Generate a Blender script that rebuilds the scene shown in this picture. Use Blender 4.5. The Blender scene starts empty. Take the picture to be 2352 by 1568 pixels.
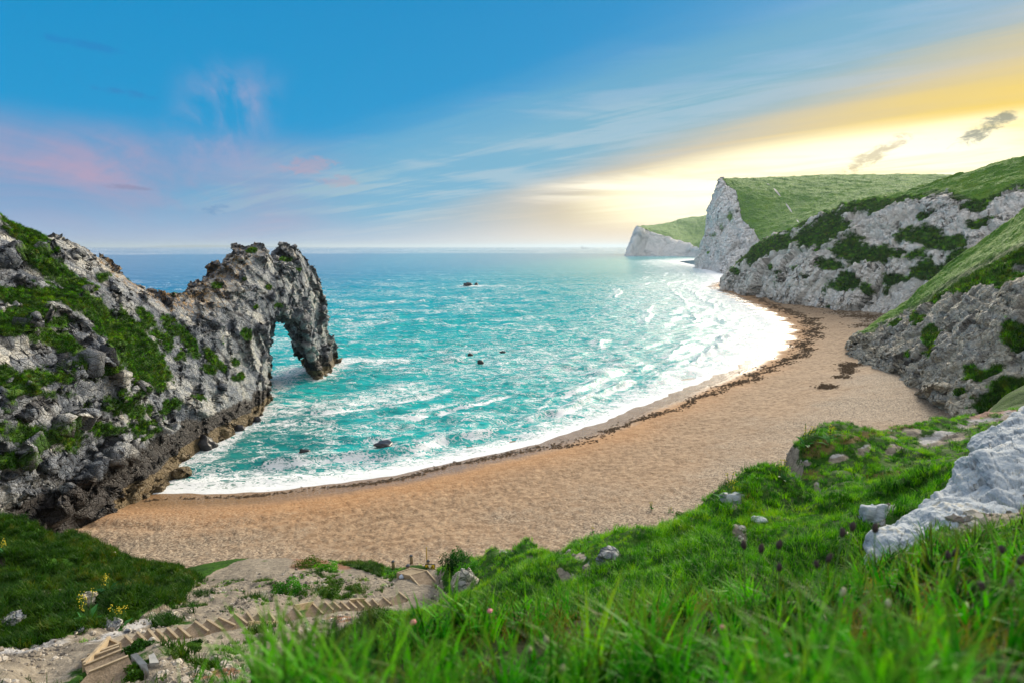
import bpy, math, random, time
import numpy as np
from mathutils import Vector
T0 = time.time()
sc = bpy.context.scene
COL = sc.collection
R = math.radians

# ------------------------------------------------------------------ camera
CAM_H = 30.0
PITCH = math.atan((784 - 567) / (2352 * 20 / 36))
cam_data = bpy.data.cameras.new('camera')
cam = bpy.data.objects.new('camera', cam_data)
COL.objects.link(cam)
cam.location = (0, 0, CAM_H)
cam.rotation_euler = (math.pi / 2 - PITCH, 0, 0)
cam_data.lens = 20.0
cam_data.sensor_width = 36.0
cam_data.clip_start = 0.05
cam_data.clip_end = 200000
cam_data.dof.use_dof = True
cam_data.dof.focus_distance = 70.0
cam_data.dof.aperture_fstop = 1.3
sc.camera = cam

# ------------------------------------------------------------------ view
sc.view_settings.view_transform = 'Standard'
sc.view_settings.look = 'None'
sc.view_settings.gamma = 1.0
EXPO = 1.25
sc.view_settings.exposure = EXPO
sc.view_settings.use_curve_mapping = False
sc.cycles.use_denoising = True
sc.cycles.max_bounces = 6
sc.cycles.diffuse_bounces = 3
sc.cycles.glossy_bounces = 3
sc.cycles.transmission_bounces = 4
sc.cycles.transparent_max_bounces = 6
sc.cycles.volume_bounces = 0
sc.cycles.caustics_reflective = False
sc.cycles.caustics_refractive = False

# ------------------------------------------------------------------ node expression helper
class G:
    """tiny expression builder on one node tree"""
    def __init__(self, nt): self.nt = nt
    def node(self, t, **kw):
        n = self.nt.nodes.new(t)
        for k, v in kw.items(): setattr(n, k, v)
        return n
    def link(self, a, sock):
        if isinstance(a, S): a = a.s
        if hasattr(a, 'is_output'): self.nt.links.new(a, sock)
        else:
            if isinstance(a, (tuple, list)) and len(a) == 3 and sock.type == 'RGBA': a = (*a, 1)
            sock.default_value = a
    def math(self, op, a, b=0.0, c=None):
        n = self.node('ShaderNodeMath', operation=op)
        self.link(a, n.inputs[0])
        if op not in ('ABSOLUTE', 'SQRT', 'SINE', 'COSINE', 'ARCSINE'): self.link(b, n.inputs[1])
        if c is not None: self.link(c, n.inputs[2])
        return S(self, n.outputs[0])
    def smooth(self, x, a, b, lo=0.0, hi=1.0):
        n = self.node('ShaderNodeMapRange', interpolation_type='SMOOTHSTEP')
        if a > b: a, b, lo, hi = b, a, hi, lo
        self.link(x, n.inputs[0]); n.inputs[1].default_value = a; n.inputs[2].default_value = b
        n.inputs[3].default_value = lo; n.inputs[4].default_value = hi
        return S(self, n.outputs[0])
    def lin(self, x, a, b, lo=0.0, hi=1.0):
        n = self.node('ShaderNodeMapRange')
        self.link(x, n.inputs[0]); n.inputs[1].default_value = a; n.inputs[2].default_value = b
        n.inputs[3].default_value = lo; n.inputs[4].default_value = hi
        return S(self, n.outputs[0])
    def mix(self, f, a, b, mode='MIX'):
        n = self.node('ShaderNodeMix', data_type='RGBA', blend_type=mode)
        self.link(f, n.inputs[0]); self.link(a, n.inputs[6]); self.link(b, n.inputs[7])
        return S(self, n.outputs[2])
    def ramp(self, x, pts, interp='LINEAR'):
        n = self.node('ShaderNodeValToRGB'); cr = n.color_ramp; cr.interpolation = interp
        while len(cr.elements) < len(pts): cr.elements.new(0.5)
        for e, (p, c) in zip(cr.elements, pts): e.position = p; e.color = (*c, 1)
        self.link(x, n.inputs[0]); return S(self, n.outputs[0])
    def attr(self, name, vec=False):
        n = self.node('ShaderNodeAttribute', attribute_name=name)
        return S(self, n.outputs['Color' if vec else 'Fac'])
    def noise(self, vec, scale, detail=4, rough=.55, dist=0.0, col=False):
        n = self.node('ShaderNodeTexNoise')
        self.link(vec, n.inputs['Vector']); n.inputs['Scale'].default_value = scale
        n.inputs['Detail'].default_value = detail; n.inputs['Roughness'].default_value = rough
        n.inputs['Distortion'].default_value = dist
        return S(self, n.outputs[1 if col else 0])
    def voro(self, vec, scale, feature='F1', rand=1.0, out='Distance'):
        n = self.node('ShaderNodeTexVoronoi', feature=feature)
        self.link(vec, n.inputs['Vector']); n.inputs['Scale'].default_value = scale
        n.inputs['Randomness'].default_value = rand
        return S(self, n.outputs[out])
    def vscale(self, vec, s, rot=(0, 0, 0), loc=(0, 0, 0)):
        n = self.node('ShaderNodeMapping')
        self.link(vec, n.inputs[0]); n.inputs['Scale'].default_value = s
        n.inputs['Rotation'].default_value = rot; n.inputs['Location'].default_value = loc
        return S(self, n.outputs[0])
    def obj(self): return S(self, self.node('ShaderNodeTexCoord').outputs['Object'])
    def pos(self): return S(self, self.node('ShaderNodeNewGeometry').outputs['Position'])
    def sep(self, v):
        n = self.node('ShaderNodeSeparateXYZ'); self.link(v, n.inputs[0])
        return [S(self, o) for o in n.outputs]
    def comb(self, x, y, z):
        n = self.node('ShaderNodeCombineXYZ')
        for i, a in enumerate((x, y, z)): self.link(a, n.inputs[i])
        return S(self, n.outputs[0])
    def bump(self, h, strength=.5, dist=.1):
        n = self.node('ShaderNodeBump'); self.link(h, n.inputs['Height'])
        n.inputs['Strength'].default_value = strength; n.inputs['Distance'].default_value = dist
        return S(self, n.outputs[0])
class S:
    def __init__(self, g, s): self.g, self.s = g, s
    def __add__(self, o): return self.g.math('ADD', self, o)
    def __radd__(self, o): return self.g.math('ADD', o, self)
    def __sub__(self, o): return self.g.math('SUBTRACT', self, o)
    def __rsub__(self, o): return self.g.math('SUBTRACT', o, self)
    def __mul__(self, o): return self.g.math('MULTIPLY', self, o)
    def __rmul__(self, o): return self.g.math('MULTIPLY', o, self)
    def __truediv__(self, o): return self.g.math('DIVIDE', self, o)
    def __rtruediv__(self, o): return self.g.math('DIVIDE', o, self)
    def max(self, o): return self.g.math('MAXIMUM', self, o)
    def min(self, o): return self.g.math('MINIMUM', self, o)
    def abs(self): return self.g.math('ABSOLUTE', self)

def srgb(r, g, b):
    f = lambda c: c / 12.92 if c <= .04045 else ((c + .055) / 1.055) ** 2.4
    return (f(r / 255), f(g / 255), f(b / 255))

# ------------------------------------------------------------------ world: sky
SUN_EL, SUN_AZ = 20.0, 34.0           # degrees; azimuth to the right of +Y
world = bpy.data.worlds.new('World'); sc.world = world; world.use_nodes = True
nt = world.node_tree; nt.nodes.clear(); g = G(nt)
sky = g.node('ShaderNodeTexSky', sky_type='NISHITA', sun_disc=False)
sky.sun_elevation = R(SUN_EL); sky.sun_rotation = R(SUN_AZ)
sky.air_density = 1.0; sky.dust_density = 1.5; sky.ozone_density = 2.0
d = g.sep(S(g, g.node('ShaderNodeTexCoord').outputs['Generated']))
el = g.math('ARCSINE', d[2]) * (180 / math.pi)
az = g.math('ARCTAN2', d[0], d[1]) * (180 / math.pi)
elp = el.max(0.0)
# streaks of thin cloud: a plane overhead, stretched along azimuth -45
inv = 1.0 / (d[2].max(0.0) + 0.06)
pl = g.comb(d[0] * inv, d[1] * inv, 0.0)
plr = g.vscale(pl, (1, 1, 1), rot=(0, 0, R(43)))
st = g.noise(g.vscale(plr, (0.13, 0.95, 1)), 1.0, 6, .6, .5)
st2 = g.noise(g.vscale(plr, (0.3, 2.6, 1), loc=(3, 1, 0)), 1.3, 5, .6, .6)
wis = g.noise(g.comb(az * .06, el * .16, 2.0), 1.0, 6, .62, 1.2)
wis2 = g.noise(g.comb(az * .04, el * .5, 7.0), 1.0, 5, .6, .7)
sn = (st - .5) * .9 + (st2 - .5) * .5
K = 10.0 / 2**EXPO
def C(r, gg, b, k=1.0): return tuple(c * k * K for c in srgb(r, gg, b))
base = g.ramp(elp / 40.0, [(0.0, C(150, 178, 212)), (.05, C(112, 165, 208)), (.14, C(40, 155, 206)), (.26, C(0, 150, 208)), (.55, C(0, 140, 200)), (1.0, C(0, 100, 190))])
base = g.mix(.015, base, S(g, sky.outputs[0]), 'MIX')
base = g.mix(g.smooth(elp + sn * 6, 24, 50) * .92, base, C(232, 237, 242))  # sky above the view whitened, added to raise the ambient light
base = g.mix(g.smooth(az.abs(), 55, 105) * .9, base, C(236, 238, 240))  # unseen sky to the sides and behind, brightened to light shaded faces
# grey-blue veil fanning out from the left horizon
q2 = elp / (az + 50.0).max(3.0)
veil = g.smooth(q2 + sn * .2, .36, .17) * g.smooth(az, -42, -8) * g.smooth(az, 120, 60) * g.smooth(el + sn * 3, 23, 11, .35, 1.0)
veilc = g.mix(g.smooth(az, -10, 30), C(126, 182, 210), C(140, 186, 196))
veilc = g.mix(g.smooth(wis2 + (st2 - .5) * .9 + (st - .5) * .8, .42, .7) * .7, veilc, C(186, 206, 214))
skyc = g.mix(veil * .85, base, veilc)
# lilac and pink haze low on the left, a thin wisp rising out of it
lean_ = g.comb(az * .055 + el * .03, el * .12 - az * .012, 4.0)
wl = g.noise(lean_, 1.0, 7, .62, .9)
broad = g.smooth((az + 33.0).abs(), 22, 4) * g.smooth((el - 4.2).abs(), 7, .5)
skyc = g.mix(broad * g.smooth(wl, .2, .62) * .85, skyc, C(168, 160, 192))
skyc = g.mix(broad * g.smooth(wl + (st2 - .5) * .3, .46, .74) * .6, skyc, C(208, 160, 178))
wn = g.noise(g.comb(az * .22 + el * .1, el * .16 - az * .1, 9.0), 1.0, 8, .62, .35)
col_ = g.smooth((az + 26.5 - (el - 9.0) * .35).abs(), 5.5, .5) * g.smooth((el - 10.5).abs(), 6, 1.5)
skyc = g.mix(col_ * g.smooth(wn, .36, .68) * .6, skyc, C(176, 168, 200))
thin = g.smooth((az + 20.0).abs(), 12, 3) * g.smooth((el - 6.0).abs(), 4, .5) * g.smooth(st + (st2 - .5) * .7, .48, .66)
skyc = g.mix(thin * .45, skyc, C(150, 190, 200))
# warm side
q1 = elp / (az + 21.0).max(2.0)
azw = g.smooth(az, -17, 4) * g.smooth(az, 130, 70)
tan_ = g.smooth(q1 + sn * .12, .34, .2) * azw
skyc = g.mix(tan_ * .65, skyc, C(214, 196, 178))
gold = g.smooth(q1 + sn * .16, .3, .13) * g.smooth(az, -6, 18) * g.smooth(az, 120, 60)
goldc = g.mix(g.smooth(az, 14, 38), C(255, 222, 150), C(255, 214, 46, 1.1))
skyc = g.mix(gold * .85, skyc, goldc)
# bright core where the sun is behind the thin cloud
gx = (az - 27.0) / 22.0; gy = (el - 5.0 - (az - 20.0) * .08) / 4.2
core = g.smooth(gx * gx + gy * gy + sn * .5, 1.15, .05)
skyc = g.mix(core * g.smooth(wis2 + sn * .35, .28, .5, .55, 1.0), skyc, C(255, 248, 214, 1.5))
lens = g.smooth((el - 6.0 - (az - 12.0) * .1).abs(), 1.6, .2) * g.smooth(az, -2, 10) * g.smooth(az, 50, 30) * g.smooth(wis2, .4, .6)
skyc = g.mix(lens * .8, skyc, C(255, 246, 222, 1.3))
# low haze band over the horizon
hb = g.smooth(el + (wis2 - .5) * 1.5, 3.4, .0)
skyc = g.mix(hb * .75, skyc, g.mix(g.smooth(az, -25, 15), C(158, 180, 212), C(255, 236, 214)))
# small dark ragged clouds
def puff(a0, e0, ra, re, slope, amt, seed, c):
    global skyc
    n_ = g.noise(g.comb(az * .55, el * 1.1, float(seed)), 1.0, 8, .7, .6)
    dx = (az - a0) / ra; dy = (el - e0 - (az - a0) * slope) / re
    m = g.smooth(dx * dx + dy * dy + (n_ - .5) * 5.5, 1.1, -.1)
    skyc = g.mix(m * amt, skyc, c)
puff(31.4, 7.4, 2.6, .75, .55, .62, 3, C(168, 152, 120))
puff(38.4, 8.6, 1.9, .8, .5, .8, 5, C(120, 130, 120))
puff(-26.9, 3.2, 1.2, .55, 0, .6, 8, C(92, 142, 190))
puff(-19.0, 7.3, 3.0, .8, .1, .4, 11, C(200, 158, 172))
puff(-16.5, 6.0, 2.2, .6, 0, .35, 15, C(200, 158, 172))
puff(-35.5, 15.0, 3.0, .3, -.05, .4, 17, C(40, 120, 190))
puff(-33.0, 12.0, 2.6, .3, -.05, .45, 19, C(60, 120, 185))
puff(-33.5, 4.8, 2.0, .25, -.05, .5, 23, C(130, 130, 165))
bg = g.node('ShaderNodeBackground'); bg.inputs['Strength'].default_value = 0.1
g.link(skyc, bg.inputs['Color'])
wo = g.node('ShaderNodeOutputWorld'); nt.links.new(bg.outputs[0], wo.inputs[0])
world.cycles.sampling_method = 'MANUAL'; world.cycles.sample_map_resolution = 512

# ------------------------------------------------------------------ sun
sun_d = bpy.data.lights.new('sun', 'SUN'); sun_d.energy = 2.7; sun_d.angle = R(26); sun_d.color = (1, .87, .68)
sun = bpy.data.objects.new('sun', sun_d); COL.objects.link(sun)
sv = Vector((math.sin(R(SUN_AZ)) * math.cos(R(SUN_EL)), math.cos(R(SUN_AZ)) * math.cos(R(SUN_EL)), math.sin(R(SUN_EL))))
sun.rotation_euler = sv.to_track_quat('Z', 'Y').to_euler()
sun.location = (0, 0, 60)

# ------------------------------------------------------------------ geometry of the view (photograph pixels, 2352 wide, to world points)
FPX = 2352 * 20 / 36
CT, ST = math.cos(PITCH), math.sin(PITCH)
def ray(u, v):
    x = (u - 1176) / FPX; y = (784 - v) / FPX
    return np.array((x, CT + y * ST, -ST + y * CT))
def at(u, v, Y=None, z=None):
    dr = ray(u, v)
    s = Y / dr[1] if Y is not None else (z - CAM_H) / dr[2]
    return np.array((dr[0] * s, dr[1] * s, CAM_H + dr[2] * s))
def project(P):
    x, y, z = P[..., 0], P[..., 1], P[..., 2] - CAM_H
    dep = y * CT - z * ST
    up = y * ST + z * CT
    dep = np.maximum(dep, 1e-3)
    return 1176 + FPX * x / dep, 784 - FPX * up / dep

# ------------------------------------------------------------------ numpy noise
def _h(ix, iy, iz, seed):
    n = (ix.astype(np.uint32) * np.uint32(374761393) + iy.astype(np.uint32) * np.uint32(668265263)
         + iz.astype(np.uint32) * np.uint32(2147483647 & 1274126177) + np.uint32((seed * 144269504) & 0xffffffff))
    n = (n ^ (n >> np.uint32(13))) * np.uint32(1274126177)
    n = (n ^ (n >> np.uint32(15))) * np.uint32(2246822519)
    return (n ^ (n >> np.uint32(16)))
def hashf(ix, iy, iz, seed=0): return _h(ix, iy, iz, seed).astype(np.float32) * np.float32(1 / 4294967296)
def vnoise(P, seed=0):
    P = np.asarray(P, np.float32); i = np.floor(P).astype(np.int64).astype(np.int32); f = P - i
    f = f * f * f * (f * (f * 6 - 15) + 10)
    x, y, z = i[..., 0], i[..., 1], i[..., 2]; out = 0
    for dx in (0, 1):
        wx = f[..., 0] if dx else 1 - f[..., 0]
        for dy in (0, 1):
            wy = wx * (f[..., 1] if dy else 1 - f[..., 1])
            for dz in (0, 1):
                out = out + wy * (f[..., 2] if dz else 1 - f[..., 2]) * hashf(x + dx, y + dy, z + dz, seed)
    return out * 2 - 1
ROT = np.array([[.8, .6, 0], [-.48, .64, .6], [.36, -.48, .8]], np.float32)
def fbm(P, oct=4, seed=0, gain=.5):
    P = np.asarray(P, np.float32); a, s, t = 1.0, 0, 0
    for o in range(oct):
        s = s + a * vnoise(P, seed + o); t += a; a *= gain; P = P @ ROT * np.float32(2.03)
    return s / t
def ridged(P, oct=4, seed=0):
    P = np.asarray(P, np.float32); a, s, t = 1.0, 0, 0
    for o in range(oct):
        s = s + a * (1 - np.abs(vnoise(P, seed + o))); t += a; a *= .5; P = P @ ROT * np.float32(2.03)
    return s / t
def voronoi(P, seed=0):
    """F1, F2, cell hash, vector to the cell's centre"""
    P = np.asarray(P, np.float32); i = np.floor(P).astype(np.int32); n = len(P)
    f1 = np.full(n, 9e9, np.float32); f2 = f1.copy(); hid = np.zeros(n, np.uint32); vec = np.zeros((n, 3), np.float32)
    for dx in (-1, 0, 1):
        for dy in (-1, 0, 1):
            for dz in (-1, 0, 1):
                cx, cy, cz = i[:, 0] + dx, i[:, 1] + dy, i[:, 2] + dz
                h = _h(cx, cy, cz, seed)
                ox = (h & np.uint32(1023)).astype(np.float32) / 1023
                oy = ((h >> np.uint32(10)) & np.uint32(1023)).astype(np.float32) / 1023
                oz = ((h >> np.uint32(20)) & np.uint32(1023)).astype(np.float32) / 1023
                vx, vy, vz = cx + ox - P[:, 0], cy + oy - P[:, 1], cz + oz - P[:, 2]
                dd = vx * vx + vy * vy + vz * vz
                m = dd < f1
                f2 = np.where(m, f1, np.minimum(f2, dd))
                f1 = np.where(m, dd, f1); hid = np.where(m, h, hid)
                vec[m] = np.stack((vx[m], vy[m], vz[m]), 1)
    return np.sqrt(f1), np.sqrt(f2), hid, vec
def hrand(h, k):
    h = (h * np.uint32(2654435761) + np.uint32((k * 97531) & 0xffffffff)); h = (h ^ (h >> np.uint32(15))) * np.uint32(2246822519)
    return (h ^ (h >> np.uint32(13))).astype(np.float32) / np.float32(4294967296)
def sstep(x, a, b):
    t = np.clip((x - a) / (b - a), 0, 1); return t * t * (3 - 2 * t)

# ------------------------------------------------------------------ mesh helpers
def mesh_np(name, V, F, attrs=None, mat=None, smooth=True):
    """V (n,3), F (m,k) same-size faces -> mesh"""
    V = np.ascontiguousarray(V, np.float32); F = np.ascontiguousarray(F, np.int32)
    me = bpy.data.meshes.new(name); k = F.shape[1]
    me.vertices.add(len(V)); me.vertices.foreach_set('co', V.ravel())
    me.loops.add(F.size); me.loops.foreach_set('vertex_index', F.ravel())
    me.polygons.add(len(F)); me.polygons.foreach_set('loop_start', np.arange(0, F.size, k, dtype=np.int32))
    if smooth: me.polygons.foreach_set('use_smooth', np.ones(len(F), bool))
    for a, val in (attrs or {}).items():
        at_ = me.attributes.new(a, 'FLOAT', 'POINT'); at_.data.foreach_set('value', np.ascontiguousarray(val, np.float32).ravel())
    me.update(calc_edges=True)
    if mat: me.materials.append(mat)
    return me
def link(name, me, parent=None, loc=None):
    o = bpy.data.objects.new(name, me); COL.objects.link(o)
    if parent: o.parent = parent
    if loc is not None: o.location = loc
    return o
def grid_faces(r, c):
    i = np.arange(r * c).reshape(r, c)
    return np.stack((i[:-1, :-1], i[:-1, 1:], i[1:, 1:], i[1:, :-1]), -1).reshape(-1, 4)
def tag(o, label=None, cat=None, group=None, kind=None):
    if label: o['label'] = label
    if cat: o['category'] = cat
    if group: o['group'] = group
    if kind: o['kind'] = kind
    return o
def empty(name, loc, rz=0.0):
    o = bpy.data.objects.new(name, None); COL.objects.link(o); o.location = loc; o.rotation_euler = (0, 0, rz)
    o.empty_display_size = .2; return o
class MB:
    """collects polygons into one mesh"""
    def __init__(self): self.v, self.f = [], []
    def poly(self, pts, faces):
        b = len(self.v); self.v += [tuple(map(float, p)) for p in pts]; self.f += [tuple(b + i for i in f) for f in faces]; return self
    def prism(self, base, top):
        n = len(base); self.poly(list(base) + list(top), [tuple(range(n))[::-1], tuple(range(n, 2 * n))] + [(i, (i + 1) % n, n + (i + 1) % n, n + i) for i in range(n)]); return self
    def box(self, c, s, rz=0.0):
        cx, cy, cz = c; a, b, h = s[0] / 2, s[1] / 2, s[2] / 2; co, si = math.cos(rz), math.sin(rz)
        q = [(cx + co * x - si * y, cy + si * x + co * y) for x, y in ((-a, -b), (a, -b), (a, b), (-a, b))]
        return self.prism([(x, y, cz - h) for x, y in q], [(x, y, cz + h) for x, y in q])
    def bar(self, p, q, w, h):
        """square beam from p to q, top face up"""
        p, q = Vector(p), Vector(q); dd = (q - p).normalized(); s_ = dd.cross(Vector((0, 0, 1)))
        s_ = s_.normalized() * w / 2 if s_.length > 1e-5 else Vector((w / 2, 0, 0)); n_ = s_.cross(dd).normalized() * h / 2
        return self.prism([p - s_ - n_, p + s_ - n_, p + s_ + n_, p - s_ + n_], [q - s_ - n_, q + s_ - n_, q + s_ + n_, q - s_ + n_])
    def tube(self, pts, rad, n=6, cap=True):
        rings = []
        for k, p in enumerate(pts):
            p = Vector(p); a = Vector(pts[max(k - 1, 0)]); b = Vector(pts[min(k + 1, len(pts) - 1)])
            dd = (b - a).normalized(); x = dd.orthogonal().normalized() if abs(dd.z) > .95 else dd.cross(Vector((0, 0, 1))).normalized(); y = dd.cross(x)
            r_ = rad[k] if isinstance(rad, (list, tuple)) else rad
            rings.append([p + (x * math.cos(2 * math.pi * i / n) + y * math.sin(2 * math.pi * i / n)) * r_ for i in range(n)])
        v = [p for r_ in rings for p in r_]; f = []
        for k in range(len(rings) - 1):
            for i in range(n): f.append((k * n + i, k * n + (i + 1) % n, (k + 1) * n + (i + 1) % n, (k + 1) * n + i))
        if cap: f += [tuple(range(n))[::-1], tuple(range((len(rings) - 1) * n, len(rings) * n))]
        return self.poly(v, f)
    def build(self, name, mat, parent=None, smooth=False, loc=None):
        me = bpy.data.meshes.new(name); me.from_pydata(self.v, [], self.f); me.materials.append(mat)
        if smooth: me.polygons.foreach_set('use_smooth', [True] * len(me.polygons))
        return link(name, me, parent, loc)
def mat(name):
    m = bpy.data.materials.new(name); m.use_nodes = True; m.node_tree.nodes.clear()
    g_ = G(m.node_tree); out = g_.node('ShaderNodeOutputMaterial')
    return m, g_, out
def principled(g_, out, col, rough=.8, normal=None, spec=.3, **kw):
    b = g_.node('ShaderNodeBsdfPrincipled'); g_.link(col, b.inputs['Base Color']); g_.link(rough, b.inputs['Roughness'])
    g_.link(spec, b.inputs['Specular IOR Level'])
    if normal is not None: g_.link(normal, b.inputs['Normal'])
    for k, v_ in kw.items(): g_.link(v_, b.inputs[k])
    g_.nt.links.new(b.outputs[0], out.inputs[0]); return b

def loft(ctrl, r, c, rt=None):
    """ctrl (rows, cols, 3) -> Catmull-Rom sheet of r x c points"""
    ctrl = np.asarray(ctrl, float)
    def cr(A, n):
        m = len(A); t = np.linspace(0, m - 1, n); i = np.minimum(t.astype(int), m - 2); f = (t - i)[:, None, None]
        g0 = lambda k: A[np.clip(k, 0, m - 1)]
        p0 = np.where((i == 0)[:, None, None], 2 * A[0] - A[1], g0(i - 1)); p3 = np.where((i == m - 2)[:, None, None], 2 * A[-1] - A[-2], g0(i + 2))
        p1, p2 = g0(i), g0(i + 1); m1, m2 = (p2 - p0) * .4, (p3 - p1) * .4
        return (2 * f**3 - 3 * f**2 + 1) * p1 + (f**3 - 2 * f**2 + f) * m1 + (-2 * f**3 + 3 * f**2) * p2 + (f**3 - f**2) * m2
    A = cr(ctrl, r)
    return cr(A.transpose(1, 0, 2), c).transpose(1, 0, 2)
def grid_normals(A):
    du = np.gradient(A, axis=1); dv = np.gradient(A, axis=0)
    n = np.cross(du, dv); n /= np.linalg.norm(n, axis=-1, keepdims=True) + 1e-9
    return n
def imask(P, ell, fuzz=None):
    """soft union of ellipses (u, v, ru, rv, angle) seen from the viewpoint; + inside"""
    u, v = project(P); m = np.full(u.shape, -9.0)
    for (cu, cv, ru, rv, *a) in ell:
        a = R(a[0]) if a else 0; c_, s_ = math.cos(a), math.sin(a)
        x = (u - cu) * c_ + (v - cv) * s_; y = -(u - cu) * s_ + (v - cv) * c_
        m = np.maximum(m, 1 - np.sqrt((x / ru)**2 + (y / rv)**2))
    return m if fuzz is None else m + fuzz
def inpoly(u, v, poly):
    ins = np.zeros(u.shape, bool); n = len(poly)
    for i in range(n):
        (x1, y1), (x2, y2) = poly[i], poly[(i + 1) % n]
        if y1 == y2: continue
        c_ = ((y1 > v) != (y2 > v)) & (u < (x2 - x1) * (v - y1) / (y2 - y1) + x1); ins ^= c_
    return ins
def polydist(x, y, pts):
    """unsigned distance to a polyline, and signed side (+ on the right of its direction)"""
    best = np.full(np.shape(x), 1e18); sgn = np.zeros(np.shape(x)); par = np.zeros(np.shape(x)); L = 0.0
    for (x1, y1), (x2, y2) in zip(pts[:-1], pts[1:]):
        dx, dy = x2 - x1, y2 - y1; l = math.hypot(dx, dy)
        t = np.clip(((x - x1) * dx + (y - y1) * dy) / (l * l), 0, 1)
        ex, ey = x - x1 - t * dx, y - y1 - t * dy; d2 = ex * ex + ey * ey
        m = d2 < best; best = np.where(m, d2, best); sgn = np.where(m, -np.sign(dx * ey - dy * ex), sgn); par = np.where(m, L + t * l, par); L += l
    return np.sqrt(best), sgn, par

# ================================================================== materials of the land
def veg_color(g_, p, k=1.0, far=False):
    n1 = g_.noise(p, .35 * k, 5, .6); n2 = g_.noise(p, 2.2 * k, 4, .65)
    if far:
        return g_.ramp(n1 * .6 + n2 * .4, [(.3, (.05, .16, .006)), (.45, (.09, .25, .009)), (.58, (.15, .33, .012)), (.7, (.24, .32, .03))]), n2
    c = g_.ramp(n1 * .5 + n2 * .5, [(.3, (.012, .045, .004)), (.46, (.03, .095, .006)), (.56, (.06, .15, .008)), (.68, (.13, .17, .012))])
    return c, n2
def rock_material(name, cols, chalk=False, bscale=1.0, far=False):
    """cols: ramp of stone colours; vertex values: veg, crack, tint, lich, wet"""
    m, g_, out = mat(name); p = g_.obj()
    n1 = g_.noise(p, .22 * bscale, 6, .6); n2 = g_.noise(p, 1.6 * bscale, 6, .65); n3 = g_.noise(p, 7 * bscale, 4, .6)
    crk = g_.voro(g_.vscale(p, (1, 1, 1.25), rot=(.5, .3, .2)), 1.1 * bscale, 'DISTANCE_TO_EDGE')
    crk2 = g_.voro(g_.vscale(p, (1, 1, 1.3), rot=(.1, .6, .2)), 3.1 * bscale, 'DISTANCE_TO_EDGE')
    tint = g_.attr('tint')
    c = g_.ramp(n1 * .3 + n2 * .35 + tint * .35, cols) if not chalk else g_.ramp(n1 * .4 + n2 * .4 + tint * .2, cols)
    c = g_.mix(g_.smooth(n3, .55, .75) * .35, c, (.5, .46, .4))
    brk = g_.smooth(g_.noise(p, .9 * bscale, 3, .6), .42, .62)
    crackm = g_.smooth(crk, .04, .0) * brk * (.6 if not chalk else .25)
    crackm = crackm.max(g_.smooth(crk2, .04, 0) * (1.0 - brk) * (.4 if not chalk else .12)).max(g_.attr('crack') * (.85 if not chalk else .3))
    c = g_.mix(crackm, c, (.035, .032, .035) if not chalk else (.16, .14, .13))
    lm = g_.smooth(g_.attr('lich') + (n2 - .5) * 1.6 + (n3 - .5) * .6, .35, .75)
    c = g_.mix(lm * .8, c, g_.mix(n3, (.42, .2, .03), (.5, .32, .1)))
    w = g_.smooth(g_.attr('wet') + (n2 - .5) * .5, .35, .65)
    c = g_.mix(w, c, g_.mix(n2, (.012, .012, .015), (.06, .05, .045)))
    tr_ = g_.attr('trod'); c_path = (.72, .7, .66)
    tan = g_.smooth(g_.attr('barn') + (n2 - .5) * .5, .4, .65)
    c = g_.mix(tan * .8, c, g_.mix(n3, (.12, .085, .04), (.3, .22, .11)))
    vc, vn = veg_color(g_, p, min(1.0, bscale * 1.3), far)
    v = g_.smooth(g_.attr('veg') + (n2 - .5) * .9 + (n3 - .5) * .5, -.12, .16)
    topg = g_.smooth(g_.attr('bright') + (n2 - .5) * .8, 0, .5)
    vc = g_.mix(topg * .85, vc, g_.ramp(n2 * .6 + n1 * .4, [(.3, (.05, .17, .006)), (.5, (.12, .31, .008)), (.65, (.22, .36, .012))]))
    c = g_.mix(v, c, vc)
    c = g_.mix(g_.smooth(tr_ + (n2 - .5) * .4, .3, .6), c, c_path)
    h = n2 * .7 + n3 * .5 + g_.smooth(crk, .0, .12) * .5 + g_.smooth(crk2, 0, .1) * .25
    h = h + v * vn * .8
    nb = g_.bump(h, 1.0, .34 / bscale)
    principled(g_, out, c, .85 - w * .35, nb, .3)
    return m
M_STONE = rock_material('limestone', [(.22, (.028, .038, .058)), (.35, (.1, .122, .16)), (.45, (.225, .25, .295)), (.56, (.39, .41, .43)), (.68, (.6, .59, .55))])
M_CHALK = rock_material('chalk', [(.22, (.56, .56, .6)), (.36, (.8, .77, .73)), (.5, (.92, .87, .81)), (.75, (.93, .89, .84))], True, .45)
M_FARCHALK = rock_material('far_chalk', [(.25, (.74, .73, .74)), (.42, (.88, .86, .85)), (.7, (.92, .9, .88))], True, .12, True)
M_CLAY = rock_material('weathered_limestone', [(.25, (.26, .28, .29)), (.4, (.46, .46, .43)), (.54, (.62, .57, .46)), (.72, (.74, .68, .54))], False, .8)

# ================================================================== beach and shoreline
SHORE_PX = [(300, 1132), (390, 1131), (560, 1133), (760, 1113), (980, 1075), (1180, 1030), (1300, 1000), (1450, 940), (1600, 880), (1700, 840), (1760, 800), (1785, 760), (1770, 735), (1720, 705), (1655, 670)]
_s = [at(u, v, z=0)[:2] for u, v in SHORE_PX]
SHORE = [(-75.0, 66.0)] + [tuple(p) for p in _s] + [(150.0, 440.0), (190.0, 520.0), (262.0, 800.0), (330.0, 1200.0), (520, 1500)]
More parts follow.
